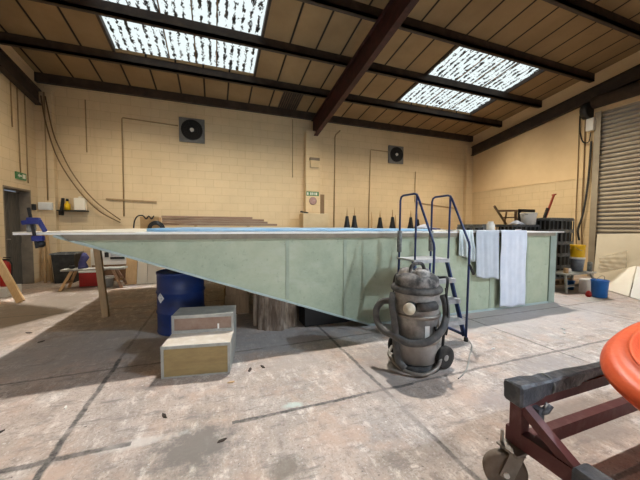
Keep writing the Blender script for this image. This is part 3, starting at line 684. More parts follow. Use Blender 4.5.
obj('data_plate', MB().add([vp(.2165, 22, .33), vp(.2165, 34, .33), vp(.2165, 34, .45), vp(.2165, 22, .45)], [(0,1,2,3)]), 'white', t, solid=.002)
obj('suction_hose', MB().tube(smooth_path([vp(.225, -72, .70), vp(.255, -60, .62), vp(.262, -48, .50), vp(.258, -44, .36), vp(.262, -40, .22), vp(.27, -32, .11), vp(.275, -18, .06)], 8), .033, 12), 'hose', t)
obj('suction_hose', MB().tube(smooth_path([vp(.235, -98, .60), vp(.33, -96, .585), vp(.385, -92, .50), vp(.37, -84, .40), vp(.32, -66, .345), vp(.275, -45, .33), vp(.262, -12, .30), vp(.262, 22, .325), vp(.268, 52, .40), vp(.272, 78, .50), vp(.265, 92, .62), vp(.24, 98, .70)], 8), .033, 12), 'hose', t)
sk = MB()
sk.tube(smooth_path([vp(.235, -105, .12), vp(.262, -65, .10), vp(.275, -25, .05), vp(.275, 12, .03), vp(.262, 45, .07), vp(.235, 75, .11)], 8), .016, 10)
obj('trolley_frame', sk, 'zinc', t)
obj('base_tray', MB().lathe([(.225,.0),(.235,.012),(.225,.05),(.17,.06)], 36, mx), 'vac_dark', t)
for s_ in (1, -1):
    wax = (rt*.72 + dv*.69).normalized(); wc = Vector((vx, vy, .11)) + (rt*.268 + dv*.01 if s_ > 0 else wax*-.26)
    w = obj('wheel', MB().lathe([(.07,-.020),(.104,-.022),(.109,-.015),(.109,.015),(.104,.022),(.07,.020)], 28, wall_frame(wc, wax*s_)), 'blk_rubber', t)
    obj('wheel_hub', MB().lathe([(.072,-.012),(.072,.012),(.03,.02),(.012,.03)], 18, wall_frame(wc, wax)), 'vac', w)
obj('push_bar', MB().tube(smooth_path([vp(.25, 100, .10), vp(.262, 95, .40), vp(.272, 92, .72), vp(.282, 95, .84), vp(.29, 110, .86), vp(.29, 130, .84)], 6), .013, 8), 'black', t)
obj('push_bar', MB().tube(smooth_path([vp(.25, -120, .10), vp(.262, -125, .45), vp(.28, -128, .80), vp(.29, -150, .86), vp(.29, 180, .86), vp(.29, 130, .84)], 6), .013, 8), 'black', t)
obj('power_lead', MB().tube(smooth_path([vp(.26, 84, .78), vp(.285, 78, .60), vp(.29, 74, .44), vp(.275, 82, .34), vp(.265, 96, .46), vp(.262, 100, .66)], 6), .008, 6), 'black', t)
tag(obj('floor_cable', MB().tube(smooth_path([(2.02, 1.93, .006), (2.22, 2.03, .006), (2.50, 2.25, .006), (2.74, 2.44, .006), (2.86, 2.62, .006)], 8), .006, 6), 'angle', loc=(2.2, 2.1, 0)), 'thin grey cable lying on the floor between the vacuum and the step ladder', 'cable')

# ------------------------------------------------------------------ trolley and orange shell in the right foreground
BY = 1.0
t = thing('cradle_trolley', 'maroon steel cradle trolley with tape-padded top beam on casters', 'trolley', (1.45, BY, 0))
pad = MB(); prof = []
rng = random.Random(9)
def ring(x, w, h, zc, j=.004): return [(x, BY + a*w + rng.uniform(-j,j), zc + b*h + rng.uniform(-j,j)) for a, b in ((-.8,-1),(.8,-1),(1,-.8),(1,.8),(.8,1),(-.8,1),(-1,.8),(-1,-.8))]
xs_ = [1.40, 1.41, 1.50, 1.60, 1.64, 1.72, 1.86, 1.98, 2.1, 2.4, 2.9, 3.3]
vs = []
for i, x in enumerate(xs_):
    k_ = .9 if i in (0, len(xs_)-1) else (1.05 if x < 1.55 else (.80 if x < 1.66 else (.76 if x < 1.9 else .60)))
    vs += ring(x, .047*k_, .052*k_, .515)
fs = [tuple(range(7,-1,-1)), tuple(range(len(vs)-8, len(vs)))] + [(i*8+j, i*8+(j+1)%8, (i+1)*8+(j+1)%8, (i+1)*8+j) for i in range(len(xs_)-1) for j in range(8)]
top = obj('top_beam', MB().box((1.44, BY-.035, .435), (3.4, BY+.035, .495)), 'maroon', t)
obj('tape_padding', pad.add(vs, fs, False), 'tape', top)
obj('tape_binding', MB().tube([(1.655, BY + .043*math.cos(a), .515 + .046*math.sin(a)) for a in [i*PI/9 for i in range(18)]], .007, 6, closed=True), 'foam', top)
obj('upright', MB().box((1.43, BY-.03, .30), (1.49, BY+.03, .45)), 'maroon', t)
obj('upright', MB().box((1.435, BY-.028, .20), (1.485, BY+.028, .46)), 'maroon', t)
obj('brace', MB().bar((1.46, BY-.01, .45), (1.46, .70, .27), .045, .045), 'maroon', t)
obj('top_beam', MB().box((1.7, .16, .42), (3.3, .24, .50)).box((1.9, .17, .31), (1.96, .23, .42)).box((3.0, .17, .31), (3.06, .23, .42)).box((1.43, .16, .23), (3.4, .24, .31)), 'maroon', t)
bb = obj('base_beam', MB().bar((1.46, BY+.05, .275), (1.46, -.1, .275), .055, .078), 'maroon', t)
vs = []
for y, k_ in ((.74, .9), (.73, 1), (.5, 1.05), (.2, 1), (-.1, .95)):
    vs += [(1.46 + a*.05*k_ + rng.uniform(-.004,.004), y, .275 + b*.062*k_ + rng.uniform(-.004,.004)) for a, b in ((-.8,-1),(.8,-1),(1,-.8),(1,.8),(.8,1),(-.8,1),(-1,.8),(-1,-.8))]
obj('tape_padding', MB().add(vs, [tuple(range(7,-1,-1)), tuple(range(32,40))] + [(i*8+j, i*8+(j+1)%8, (i+1)*8+(j+1)%8, (i+1)*8+j) for i in range(4) for j in range(8)]), 'tape', bb)
obj('lower_rail', MB().bar((1.48, BY, .235), (3.4, BY, .235), .05, .075), 'maroon', t)
obj('knuckle_bolt', MB().tube([(1.50, BY-.05, .42), (1.54, BY-.075, .44), (1.56, BY-.08, .47)], .018, 8).box((1.49, BY-.075, .38), (1.53, BY-.03, .45)), 'tape', t)
def caster(x, y):
    w = obj('caster_wheel', MB().lathe([(.05,-.022),(.09,-.024),(.1,-.015),(.1,.015),(.09,.024),(.05,.022)], 28, wall_frame((x, y, .1), (.64,.77,0))), 'caster', t)
    obj('wheel_disc', MB().lathe([(.052,-.012),(.052,.012)], 20, wall_frame((x, y, .1), (.64,.77,0))), 'steel_brown', w)
    f_ = MB(); ax = Vector((.64,.77,0)); fw = Vector((.77,-.64,0))
    for s_ in (1, -1):
        p = Vector((x, y, .1)) + ax*(.034*s_)
        a_ = p + Vector((0,0,-.02)); b_ = p + Vector((0,0,.115)) + fw*.045
        f_.bar(a_, b_, .006, .062, up=fw)
    f_.bar(Vector((x,y,.215)) + fw*.045 - ax*.04, Vector((x,y,.215)) + fw*.045 + ax*.04, .07, .008)
    obj('caster_fork', f_, 'zinc', t)
    obj('axle_nut', MB().lathe([(.014,-.045),(.014,.045)], 8, wall_frame((x, y, .1), (.64,.77,0))), 'white', t)
    obj('mount_plate', MB().box((x-.02, y-.075, .219), (x+.09, y+.035, .231)), 'zinc', t)
caster(1.395, 1.02)
caster(1.46, -.05)
caster(3.3, 1.0)
for dx, dy in ((-.045,.04),(.05,-.045)): obj('bolt', MB().lathe([(.008,.2),(.008,.30)], 8, Matrix.Translation((1.44+dx, 1.0+dy, 0))), 'zinc', t)

# orange shell: rounded nose with a raised inner rim, lying over the trolley
t = thing('orange_hull_shell', 'bright orange moulded shell with a rounded nose resting on the trolley beam', 'boat shell', (2.44, .52, .6))
o_c = Vector((2.44, .523, .685)); o_u = Vector((math.cos(.076), -math.sin(.076), .116)).normalized(); o_n = Vector((0, -.259, 1)).normalized(); o_n = (o_n - o_u*o_n.dot(o_u)).normalized(); o_v = o_n.cross(o_u)
def osh(a, rho, h):
    c_, s_ = math.cos(a), math.sin(a); e_ = 2/2.4
    u = math.copysign(abs(c_)**e_, c_)*.778*rho; v = math.copysign(abs(s_)**e_, s_)*.43*rho
    return o_c + o_u*u + o_v*v + o_n*h
prof_o = [(.30,-.13),(.70,-.125),(.92,-.085),(1.0,-.03),(1.0,-.01),(.97,.025),(.92,.036),(.865,.036),(.85,.050),(.83,.056),(.81,.050),(.79,.02),(.74,-.01),(.6,-.03),(.3,-.045),(.02,-.05)]
n = 64; vs = [osh(2*PI*j/n, r_, h_) for r_, h_ in prof_o for j in range(n)]
fs = [(i*n+j, i*n+(j+1)%n, (i+1)*n+(j+1)%n, (i+1)*n+j) for i in range(len(prof_o)-1) for j in range(n)] + [tuple(range(n-1,-1,-1)), tuple((len(prof_o)-1)*n + j for j in range(n))]
obj('shell_moulding', MB().add(vs, fs, True), 'orange', t)
obj('keel_pad', MB().tube([osh(2*PI*j/n, .832, .055) for j in range(n)], .008, 6, closed=True), 'orange', t)

# ------------------------------------------------------------------ left side
LY = 7.5
t = thing('bar_clamp', 'blue bar clamp gripping the left tip of the deck plate', 'clamp', (-1.545, 3.44, 1.28))
obj('bar', MB().bar((-1.525, 3.37, 1.14), (-1.575, 3.37, 1.51), .022, .012, up=(0,1,0)), 'black', t)
obj('fixed_jaw', MB().box((-1.59, 3.35, 1.36), (-1.50, 3.40, 1.42)).bar((-1.56, 3.375, 1.385), (-1.63, 3.375, 1.37), .03, .04).bar((-1.51, 3.375, 1.40), (-1.475, 3.40, 1.29), .04, .035), 'clampblue', t, bevel=.008)
obj('pad', MB().lathe([(.03,0),(.035,.03),(.03,.07)], 12, Matrix.Translation((-1.575, 3.40, 1.29))), 'foam', t)
obj('sliding_jaw', MB().box((-1.56, 3.35, 1.205), (-1.48, 3.41, 1.255)), 'clampblue', t, bevel=.008)
obj('handle', MB().lathe([(.022,0),(.036,.02),(.036,.05),(.024,.06)], 12, Matrix.Translation((-1.515, 3.40, 1.145))), 'black', t)
for i, (a, b, l) in enumerate((((-3.62, 8.55, 0), (-3.80, 8.80, 1.25), 'pale wooden pole leaning in the left corner, right one of two'), ((-3.74, 8.55, 0), (-3.86, 8.80, 1.25), 'pale wooden pole leaning in the left corner, left one of two'))):
    tag(obj('wooden_pole', MB().bar(a, b, .045, .03, up=(0,1,0)), 'timber', loc=a), l, 'pole', 'wooden poles in the left corner')
tag(obj('leaning_plank', MB().bar((-3.17, 6.45, .02), (-3.87, 7.05, .95), .11, .05, up=(0,1,0)), 'pine', loc=(-3.17, 6.45, 0)), 'pale plank leaning against the left wall near the door', 'plank')
t = thing('fire_extinguisher', 'red fire extinguisher beside the left wall behind the leaning plank', 'extinguisher', (-3.80, 7.30, .17))
mx = Matrix.Translation((-3.80, 7.30, .17))
obj('cylinder', MB().lathe([(.07,0),(.085,.015),(.085,.40),(.06,.46),(.028,.48),(.028,.5)], 20, mx), 'red', t)
obj('valve', MB().box((-3.83, 7.28, .67), (-3.73, 7.32, .70)).box((-3.82, 7.285, .72), (-3.71, 7.315, .735)), 'black', t)
obj('hose', MB().tube(smooth_path([(-3.75, 7.3, .68), (-3.69, 7.28, .60), (-3.70, 7.28, .35)]), .012, 6), 'black', t)
tag(obj('white_crate', MB().box((-3.93, 7.05, 0), (-3.66, 7.5, .17)), 'white', loc=(-3.8, 7.25, 0), bevel=.008), 'low white box on the floor by the left wall under the red extinguisher', 'box')
t = thing('storage_bin', 'black open bin on the floor against the back wall at the left', 'bin', (-3.28, 8.55, 0))
bn = MB(); 
def bin_wall(b, x0, x1, y0, y1, h, tpr, th=.02):
    lo = [(x0+tpr,y0+tpr),(x1-tpr,y0+tpr),(x1-tpr,y1-tpr),(x0+tpr,y1-tpr)]; hi = [(x0,y0),(x1,y0),(x1,y1),(x0,y1)]; hi2 = [(x0+th,y0+th),(x1-th,y0+th),(x1-th,y1-th),(x0+th,y1-th)]
    lo2 = [(x0+tpr+th,y0+tpr+th),(x1-tpr-th,y0+tpr+th),(x1-tpr-th,y1-tpr-th),(x0+tpr+th,y1-tpr-th)]
    v_ = [(*p,0) for p in lo] + [(*p,h) for p in hi] + [(*p,h) for p in hi2] + [(*p,.03) for p in lo2]
    f_ = [(0,1,2,3)] + [(a+i, a+(i+1)%4, a+4+(i+1)%4, a+4+i) for a in (0,4,8) for i in range(4)] + [(12,13,14,15)]
    b.add(v_, f_)
bin_wall(bn, -3.52, -3.08, 8.3, 8.75, .68, .04); obj('body', bn, 'binblack', t)
obj('rim', MB().bar((-3.54,8.29,.69),(-3.06,8.29,.69),.03,.03).bar((-3.54,8.76,.69),(-3.06,8.76,.69),.03,.03).bar((-3.53,8.3,.69),(-3.53,8.75,.69),.03,.03).bar((-3.07,8.3,.69),(-3.07,8.75,.69),.03,.03), 'foam', t)
# trestle bench and what is on and under it
t = thing('trestle_bench', 'low wooden trestle bench with splayed legs beyond the hull bow', 'bench', (-2.4, LY, 0))
obj('bench_top', MB().box((-2.98, LY-.14, .40), (-1.86, LY+.16, .435)), 'angle', t)
for x, s_ in ((-2.80, -1), (-2.08, 1)):
    for y in (LY-.1, LY+.12):
        obj('leg', MB().bar((x, y*1.0, .40), (x + s_*.18, y + (y-LY)*.8, .0), .05, .035, up=(0,1,0)), 'timber' if s_ < 0 else 'laths', t)
    obj('cross_rail', MB().bar((x+s_*.1, LY-.18, .16), (x+s_*.1, LY+.2, .16), .03, .04), 'timber', t)
t = thing('tool_chest', 'red metal chest on the floor under the left of the trestle bench', 'tool chest', (-2.6, 7.78, 0))
obj('chest', MB().box((-2.80, 7.72, 0), (-2.40, 7.98, .31)), 'red', t, bevel=.008); obj('lid', MB().box((-2.81, 7.71, .31), (-2.39, 7.99, .345)), 'white', t, bevel=.006)
t = thing('paint_bucket', 'white bucket on the floor under the trestle bench right of the red chest', 'bucket', (-2.24, 7.60, 0))
mx = Matrix.Translation((-2.24, 7.60, 0)); obj('pail', MB().lathe([(.10,0),(.125,.2),(.13,.21)], 20, mx), 'angle', t); obj('lid', MB().lathe([(.136,.19),(.136,.225),(.12,.23)], 20, mx), 'white', t)
jk = MB()
jk.lathe([(.07,.436),(.085,.46),(.07,.56),(.075,.66),(.05,.74),(.02,.77)], 16, Matrix.Translation((-2.66, LY+.02, 0)) @ Matrix.Rotation(.0, 4, 'Y'))
for p in jk.v: pass
jk.v = [(x + .018*math.sin(z*31 + y*20) + (z-.436)*.16, y + .012*math.sin(z*23+x*30), z) for x, y, z in jk.v]
tag(obj('work_jacket', jk, 'indigo', loc=(-2.66, LY, .436)), 'rumpled indigo jacket heaped on the trestle bench', 'jacket')
tag(obj('jacket_collar', MB().lathe([(.03,.435),(.06,.46),(.05,.5)], 10, Matrix.Translation((-2.83, LY+.0, .001))), 'black', loc=(-2.7, LY, .435)), 'small black tool beside the indigo jacket on the trestle bench', 'tool')
t = thing('drawer_cabinet', 'white drawer cabinet with dark slots standing behind the trestle bench', 'cabinet', (-2.35, 8.3, 0))
obj('carcass', MB().box((-2.72, 8.15, 0), (-1.98, 8.6, .80)), 'white', t, bevel=.006)
obj('drawer_front', MB().box((-2.58, 8.135, .58), (-2.40, 8.15, .72)), 'white', t); obj('slot', MB().box((-2.33, 8.13, .55), (-2.04, 8.15, .60)), 'black', t); obj('slot', MB().box((-2.44, 8.13, .60), (-2.36, 8.15, .72)), 'black', t)
obj('glass_panel', MB().box((-2.32, 8.135, .62), (-2.04, 8.15, .74)), 'cloth_grey', t); obj('base_panel', MB().box((-2.70, 8.14, .03), (-2.0, 8.15, .42)), 'brownitem', t)
tag(obj('dark_case', MB().box((-2.66, 8.2, .80), (-2.05, 8.55, .98)), 'indigo', loc=(-2.35, 8.35, .8), bevel=.02), 'dark blue case lying on top of the white drawer cabinet', 'case')
for i, (x0, x1, h_, m_, l) in enumerate(((-1.93, -1.71, .70, 'pine', 'pine board leaning upright right of the trestle bench'), (-1.70, -1.50, .66, 'cream', 'narrow cream board leaning between the pine board and the wide panel'), (-1.49, -1.10, .62, 'cream', 'wide cream panel leaning near the blue drum'))):
    b_ = MB().add([(x0,7.69,0),(x1,7.69,0),(x1,7.88,h_),(x0,7.88,h_),(x0,7.715,0),(x1,7.715,0),(x1,7.905,h_),(x0,7.905,h_)], [(0,3,2,1),(4,5,6,7),(0,1,5,4),(1,2,6,5),(2,3,7,6),(3,0,4,7)])
    tag(obj('leaning_board', b_, m_, loc=(x0, 7.67, 0)), l, 'board', 'boards leaning beyond the hull bow')
tag(obj('board_rack', MB().box((-1.95, 7.92, 0), (-1.0, 8.0, .60)), 'timber_dark', loc=(-1.5, 7.95, 0)), 'dark timber rail behind the leaning boards', 'rack')
tag(obj('pale_carton', MB().box((-.42, 8.0, 0), (.55, 8.4, .42)), 'cream', loc=(.1, 8.2, 0), bevel=.01), 'pale carton on the floor beyond the hull right of the blue drum', 'box')

# ------------------------------------------------------------------ things on the deck
ZD = 1.3335
t = thing('cardboard_box', 'small open cardboard box on the deck left of the stacked laths', 'box', (-1.36, 7.3, 1.288))
bx = MB(); bx.box((-1.50, 7.2, 1.29), (-1.14, 7.48, 1.54)); obj('carton', bx, 'card', t)
obj('flap', MB().bar((-1.50, 7.20, 1.54), (-1.14, 7.20, 1.56), .05, .006), 'card', t)
tag(obj('air_hose', MB().tube(smooth_path([(-1.60, 7.1, 1.30), (-1.585, 7.12, 1.45), (-1.53, 7.15, 1.555), (-1.44, 7.18, 1.565), (-1.38, 7.18, 1.50), (-1.33, 7.18, 1.56), (-1.28, 7.18, 1.50), (-1.23, 7.18, 1.57)]), .014, 6), 'black', loc=(-1.6, 7.1, 1.29)), 'black hose looped over the cardboard box on the deck', 'hose')
t = thing('cable_coil', 'coil of black cable standing against the front of the cardboard box', 'coil', (-1.2, 7.1, 1.288))
for k, r_ in enumerate((.15, .125, .10)): obj('cable_turn', MB().tube([(-1.18 + r_*math.cos(a*PI/16), 7.12 - .02*k, 1.29 + abs(r_*math.sin(a*PI/16)) + .0) for a in range(0, 17)], .02, 7), 'black', t)
lx = [(-1.10, 1.06, 7.40, .00), (-.75, 1.50, 7.30, .0), (-1.10, 1.10, 7.40, .055), (-1.08, 1.26, 7.31, .055), (-1.10, 1.18, 7.36, .11), (-1.10, -.55, 7.30, .165), (-.9, .9, 7.40, .165)]
nm_ = ['lowest lath at the back of the stack, mostly covered', 'lath in the bottom layer whose right end sticks out farthest', 'back lath in the second layer up from the deck', 'front lath in the second layer up from the deck', 'lath lying alone in the third layer up', 'short lath stub on top of the left end of the stack', 'topmost long lath at the back of the stack']
for (x0, x1, y, dz), l in zip(lx, nm_):
    tag(obj('wooden_lath', MB().box((x0, y-.04, ZD+.03+dz), (x1, y+.04, ZD+.08+dz)), 'laths', loc=(x0, y, ZD+dz), bevel=.006), 'brown ' + l, 'lath', 'stack of brown laths on the deck')
for x in (-.4, .8): tag(obj('lath_spacer', MB().box((x-.03, 7.25, ZD+.002), (x+.03, 7.48, ZD+.03)), 'timber', loc=(x, 7.36, ZD)), 'short spacer stick under the %s part of the lath stack' % ('left' if x < 0 else 'right'), 'spacer', 'spacers under the lath stack')
# black cones with thin pale tips along the far edge
cx_ = [(3.527, .36, 1.287, 'first from the left'), (3.76, .38, 1.287, 'second from the left'), (4.60, .34, 1.287, 'third from the left'), (5.03, .36, 1.287, 'fourth from the left'), (5.69, .36, 1.287, 'fifth from the left'), (5.94, .30, 1.287, 'rightmost')]
proto = None
for x, h_, z, l in cx_:
    y = 7.42
    if proto is None:
        proto = thing('sealant_cone', '', 'cone', (x, y, z + .04 if x < 3.3 else z), 'black cones on the far edge of the deck')
        obj('cone_body', MB().lathe([(.11,0),(.10,.03),(.078,.12),(.058,.24),(.045,.34),(.04,.36)], 16), 'black', proto, world=False)
        obj('pale_tip', MB().lathe([(.020,.36),(.016,.46),(.008,.58)], 10), 'timber', proto, world=False)
        r = proto
    else: r = copy_thing(proto, (x, y, z))
    r['label'] = 'black pale-tipped cone on the far deck edge, ' + l + ' of six'
    r.scale = (1, 1, h_/.36)
tag(obj('upright_stick', MB().lathe([(.022,0),(.026,.25),(.012,.50)], 8, Matrix.Translation((4.32, 7.42, 1.287))), 'timber', loc=(4.32, 7.42, 1.287)), 'thin wooden stick standing on the far deck edge between the black cones', 'stick')
tag(obj('upright_stick', MB().lathe([(.022,0),(.026,.2),(.012,.42)], 8, Matrix.Translation((5.15, 7.44, 1.287))), 'timber', loc=(5.15, 7.44, 1.287)), 'thin wooden stick standing on the far deck edge behind the left handrail', 'stick')
rg = MB()
def ragf(u, v):
    x = 5.08 + u*.62; y = 6.05 + v*.5; b = math.sin(PI*u)*math.sin(PI*v)
    return (x, y, 1.29 + .16*b**.7*(.7 + .5*math.sin(u*5+1.2)) + .012*math.sin(u*25)*b)
rg.grid(ragf, 24, 16)
tag(obj('white_rag', rg, 'cloth', solid=.005, loc=(5.4, 6.3, 1.29)), 'heaped white rag on the deck behind the right ladder handrail', 'rag')
tag(obj('blue_strap', MB().tube(smooth_path([(4.75, 5.7, 1.30), (5.0, 5.72, 1.305), (5.25, 5.7, 1.30)]), .018, 8), 'clampblue', loc=(5.0, 5.7, 1.29)), 'short blue strap on the deck in front of the white rag', 'strap')
for i, (x, y, w) in enumerate(((4.95, 4.55, .09), (5.12, 4.5, .07), (5.28, 4.58, .10))):
    tag(obj('hand_tool', MB().box((x-w/2, y-.04, 1.288), (x+w/2, y+.04, 1.288+.045+.01*i)), 'black', loc=(x, y, 1.288), bevel=.012), ['small black tool on the right of the deck, left of three', 'small black tool on the right of the deck, middle of three', 'small black tool on the right of the deck, right of three'][i], 'tool', 'small black tools on the deck')
t = thing('paste_jar', 'white lidded jar standing on the right part of the deck', 'jar', (5.48, 4.5, 1.288))
mx = Matrix.Translation((5.48, 4.5, 1.288)); obj('jar_body', MB().lathe([(.075,0),(.08,.01),(.08,.13),(.06,.145)], 18, mx), 'white', t); obj('lid', MB().lathe([(.055,.145),(.055,.185)], 18, mx), 'white', t)

# ------------------------------------------------------------------ crates right of the hull
CW, CD, CH = .44, .40, .283
def crate(loc, label, ch=CH):
    t = thing('plastic_crate', label, 'crate', loc, 'black crates stacked beyond the right end of the hull')
    f_ = MB(); b = .03
    for z0, z1 in ((0, .035), (ch-.045, ch-.004)):
        f_.box((0,0,z0),(CW,.02,z1)); f_.box((0,CD-.02,z0),(CW,CD,z1)); f_.box((0,.02,z0),(.02,CD-.02,z1)); f_.box((CW-.02,.02,z0),(CW,CD-.02,z1))
    for k in range(4):
        x = k*(CW-.022)/3
        f_.box((x,.0,.035),(x+.022,.018,ch-.045)); f_.box((x,CD-.018,.035),(x+.022,CD,ch-.045))
    for k in range(1,4):
        y = k*(CD-.022)/4; f_.box((0,y,.035),(.018,y+.022,ch-.045)); f_.box((CW-.018,y,.035),(CW,y+.022,ch-.045))
    obj('crate_frame', f_, 'crate', t, world=False)
    obj('inner_tray', MB().box((.03,.03,.004),(CW-.03,CD-.03,ch-.05)), 'black', t, world=False)
    return t
p0 = None; ords = ['bottom', 'second from the floor', 'third from the floor', 'fourth from the floor', 'topmost', 'sixth']
for cidx, (x, nrow, side) in enumerate(((6.30, 5, 'first'), (6.75, 5, 'second'), (7.22, 5, 'third'), (7.67, 5, 'fourth'))):
    for k in range(nrow):
        z = k*CH + (.0 if cidx < 2 else .14); l = 'black open-grid crate, %s in the %s column from the hull end' % (ords[k], side)
        yy = 4.62 if cidx < 2 else 4.42
        if p0 is None: cr = p0 = crate((x, yy, z), l)
        else: cr = copy_thing(p0, (x, yy, z), l)
        if (cidx, k) == (0, 4): labelled = cr
tag(obj('crate_base', MB().box((7.20, 4.40, .0), (8.13, 4.84, .03)).box((7.20, 4.40, .03), (7.28, 4.84, .11)).box((7.62, 4.40, .03), (7.70, 4.84, .11)).box((8.05, 4.40, .03), (8.13, 4.84, .11)).box((7.20, 4.40, .11), (8.13, 4.84, .14)), 'timber_dark', loc=(7.66, 4.6, 0)), 'low timber pallet under the taller crate columns', 'pallet')
tag(obj('lid_panel', MB().bar((7.22, 4.62, 1.567), (8.12, 4.62, 1.567), .36, .02), 'foam', loc=(7.7, 4.6, 1.57)), 'grey flat lid on the tallest crates', 'lid')
obj('paper_label', MB().box((.08, -.004, .11), (.28, .0, .18)), 'white', labelled, world=False, label='small white label')
t = thing('white_tub', 'big white bucket standing on the lower black crates', 'bucket', (7.01, 4.76, 1.415))
mx = Matrix.Translation((7.01, 4.76, 1.417)); obj('pail', MB().lathe([(.14,0),(.165,.24),(.172,.25),(.172,.28),(.158,.28)], 24, mx), 'white', t); obj('handle', MB().tube([(7.01+.175*math.cos(a), 4.76-.03-.08*math.sin(a), 1.66-.02*math.sin(a)) for a in [PI*i/12 for i in range(13)]], .006, 6), 'zinc', t)
tag(obj('white_rag', MB().grid(lambda u, v: (6.50+u*.26, 4.66+v*.22, 1.42+.10*math.sin(PI*u)*math.sin(PI*v)+.01*math.sin(9*u)), 12, 10), 'cloth', solid=.005, loc=(6.6, 4.75, 1.42)), 'small white rag on the crates left of the big white bucket', 'rag')
tag(obj('pallet_stack', MB().box((5.98, 5.15, 0), (6.16, 5.9, 1.36)).box((6.0, 5.15, 1.36), (8.75, 5.9, 1.42)).box((8.55, 5.15, 0), (8.73, 5.9, 1.36)), 'foam', loc=(6.9, 5.5, 0)), 'grey rack behind the black crates carrying the wooden trestle', 'rack')
t = thing('wooden_trestle', 'small brown wooden trestle on the rack behind the black crates', 'trestle', (7.0, 5.4, 1.42))
obj('top_rail', MB().bar((6.82, 5.4, 1.77), (7.50, 5.4, 1.79), .06, .05), 'brownitem', t)
obj('leg', MB().bar((6.68, 5.4, 1.89), (7.12, 5.4, 1.43), .04, .04, up=(0,1,0)), 'timber_dark', t); obj('leg', MB().bar((7.12, 5.4, 1.75), (7.06, 5.4, 1.43), .03, .03, up=(0,1,0)), 'brownitem', t); obj('leg', MB().bar((7.46, 5.4, 1.77), (7.48, 5.4, 1.43), .05, .05, up=(0,1,0)), 'brownitem', t)
obj('cross_rail', MB().bar((7.0, 5.4, 1.60), (7.45, 5.4, 1.61), .03, .03), 'brownitem', t)
tag(obj('black_frame', MB().box((7.98, 5.66, 1.42), (8.04, 5.72, 1.84)).box((8.54, 5.66, 1.42), (8.60, 5.72, 1.82)).box((7.98, 5.66, 1.78), (8.60, 5.72, 1.86)).box((8.04, 5.68, 1.42), (8.54, 5.70, 1.60)), 'black', loc=(8.3, 5.69, 1.42)), 'black open frame standing behind the big white bucket', 'frame')
t = thing('folding_rule', 'long red-brown folding tool rising from the tallest crates', 'tool', (7.75, 4.75, 1.58))
obj('arm', MB().bar((7.58, 4.75, 1.582), (7.86, 4.75, 2.16), .035, .02, up=(0,1,0)), 'redtool', t); obj('arm', MB().bar((7.64, 4.77, 1.582), (7.92, 4.77, 2.16), .03, .02, up=(0,1,0)), 'redtool', t); obj('joint', MB().bar((7.84, 4.76, 2.15), (7.94, 4.76, 2.17), .05, .03), 'redtool', t); obj('grip', MB().bar((7.55, 4.75, 1.582), (7.66, 4.75, 1.82), .06, .04, up=(0,1,0)), 'black', t)

# bench with buckets
t = thing('low_trestle', 'low pale trestle table under the yellow bucket by the hull end', 'table', (7.3, 3.95, 0))
obj('table_top', MB().box((6.78, 3.80, .36), (7.80, 4.2, .39)), 'angle', t)
for a, b in (((6.84, 3.84, .36), (6.74, 3.76, 0)), ((6.84, 4.16, .36), (6.74, 4.24, 0)), ((7.66, 3.84, .36), (7.80, 3.74, 0)), ((7.66, 4.16, .36), (7.80, 4.26, 0))): obj('leg', MB().bar(a, b, .04, .03, up=(0,1,0)), 'angle', t)
obj('cross_rail', MB().bar((6.80, 3.80, .14), (7.72, 3.80, .14), .03, .045), 'angle', t)
BX, BYY = 7.55, 4.03
t = thing('grey_bucket', 'dark grey bucket on the low trestle under the yellow bucket', 'bucket', (BX, BYY, .39))
mx = Matrix.Translation((BX, BYY, .39)); obj('pail', MB().lathe([(.10,0),(.128,.28),(.13,.29)], 22, mx), 'greyblue', t); obj('rim', MB().lathe([(.13,.27),(.138,.275),(.138,.305),(.128,.31)], 22, mx), 'white', t)
t = thing('yellow_bucket', 'yellow bucket nested in the top of the dark grey bucket', 'bucket', (BX, BYY, .70))
mx = Matrix.Translation((BX, BYY, .702)); obj('pail', MB().lathe([(.122,0),(.132,.23),(.137,.24),(.137,.27),(.125,.27)], 22, mx), 'yellow', t); obj('rib', MB().lathe([(.131,.165),(.136,.17),(.136,.18),(.131,.185)], 22, mx), 'yellow', t)
obj('handle', MB().tube([(BX+.14*math.cos(a), BYY-.02-.10*math.sin(a), .93-.09*math.sin(a)) for a in [PI*i/12 for i in range(13)]], .005, 6), 'zinc', t)
for i, (x, y, m_, h_, l) in enumerate(((6.98, 3.92, 'timber', .10, 'small brown tin on the left of the low trestle'), (7.18, 3.98, 'white', .07, 'small white tin on the low trestle left of the buckets'), (7.75, 3.90, 'foam', .20, 'grey spray can on the right end of the low trestle'))):
    tag(obj('small_tin', MB().lathe([(.045,0),(.045,h_),(.03,h_+.01)], 14, Matrix.Translation((x, y, .39))), m_, loc=(x, y, .39)), l, 'tin', 'tins on the low trestle')
bx_, by_ = 7.04, 3.37
t = thing('blue_tub', 'bright blue bucket on the floor in front of the low trestle', 'bucket', (bx_, by_, 0))
mx = Matrix.Translation((bx_, by_, 0)); obj('pail', MB().lathe([(.108,0),(.115,.01),(.13,.31),(.137,.315),(.137,.34),(.124,.34),(.112,.05),(.0005,.045)], 28, mx, cap=False), 'tubblue', t)
obj('handle', MB().tube([(bx_+.137*math.cos(a), by_-.03*math.sin(a), .33+.09*math.sin(a)) for a in [PI*i/12 for i in range(13)]], .005, 6), 'zinc', t)
tag(obj('red_rag', MB().lathe([(.03,.0),(.05,.03),(.04,.09),(.015,.12)], 12, Matrix.Translation((6.86, 3.45, 0))), 'red', loc=(6.86, 3.45, 0)), 'small red rag on the floor against the left of the blue bucket', 'rag')
t = thing('small_blue_tub', 'small blue tub on the floor under the low trestle', 'tub', (7.42, 4.18, 0))
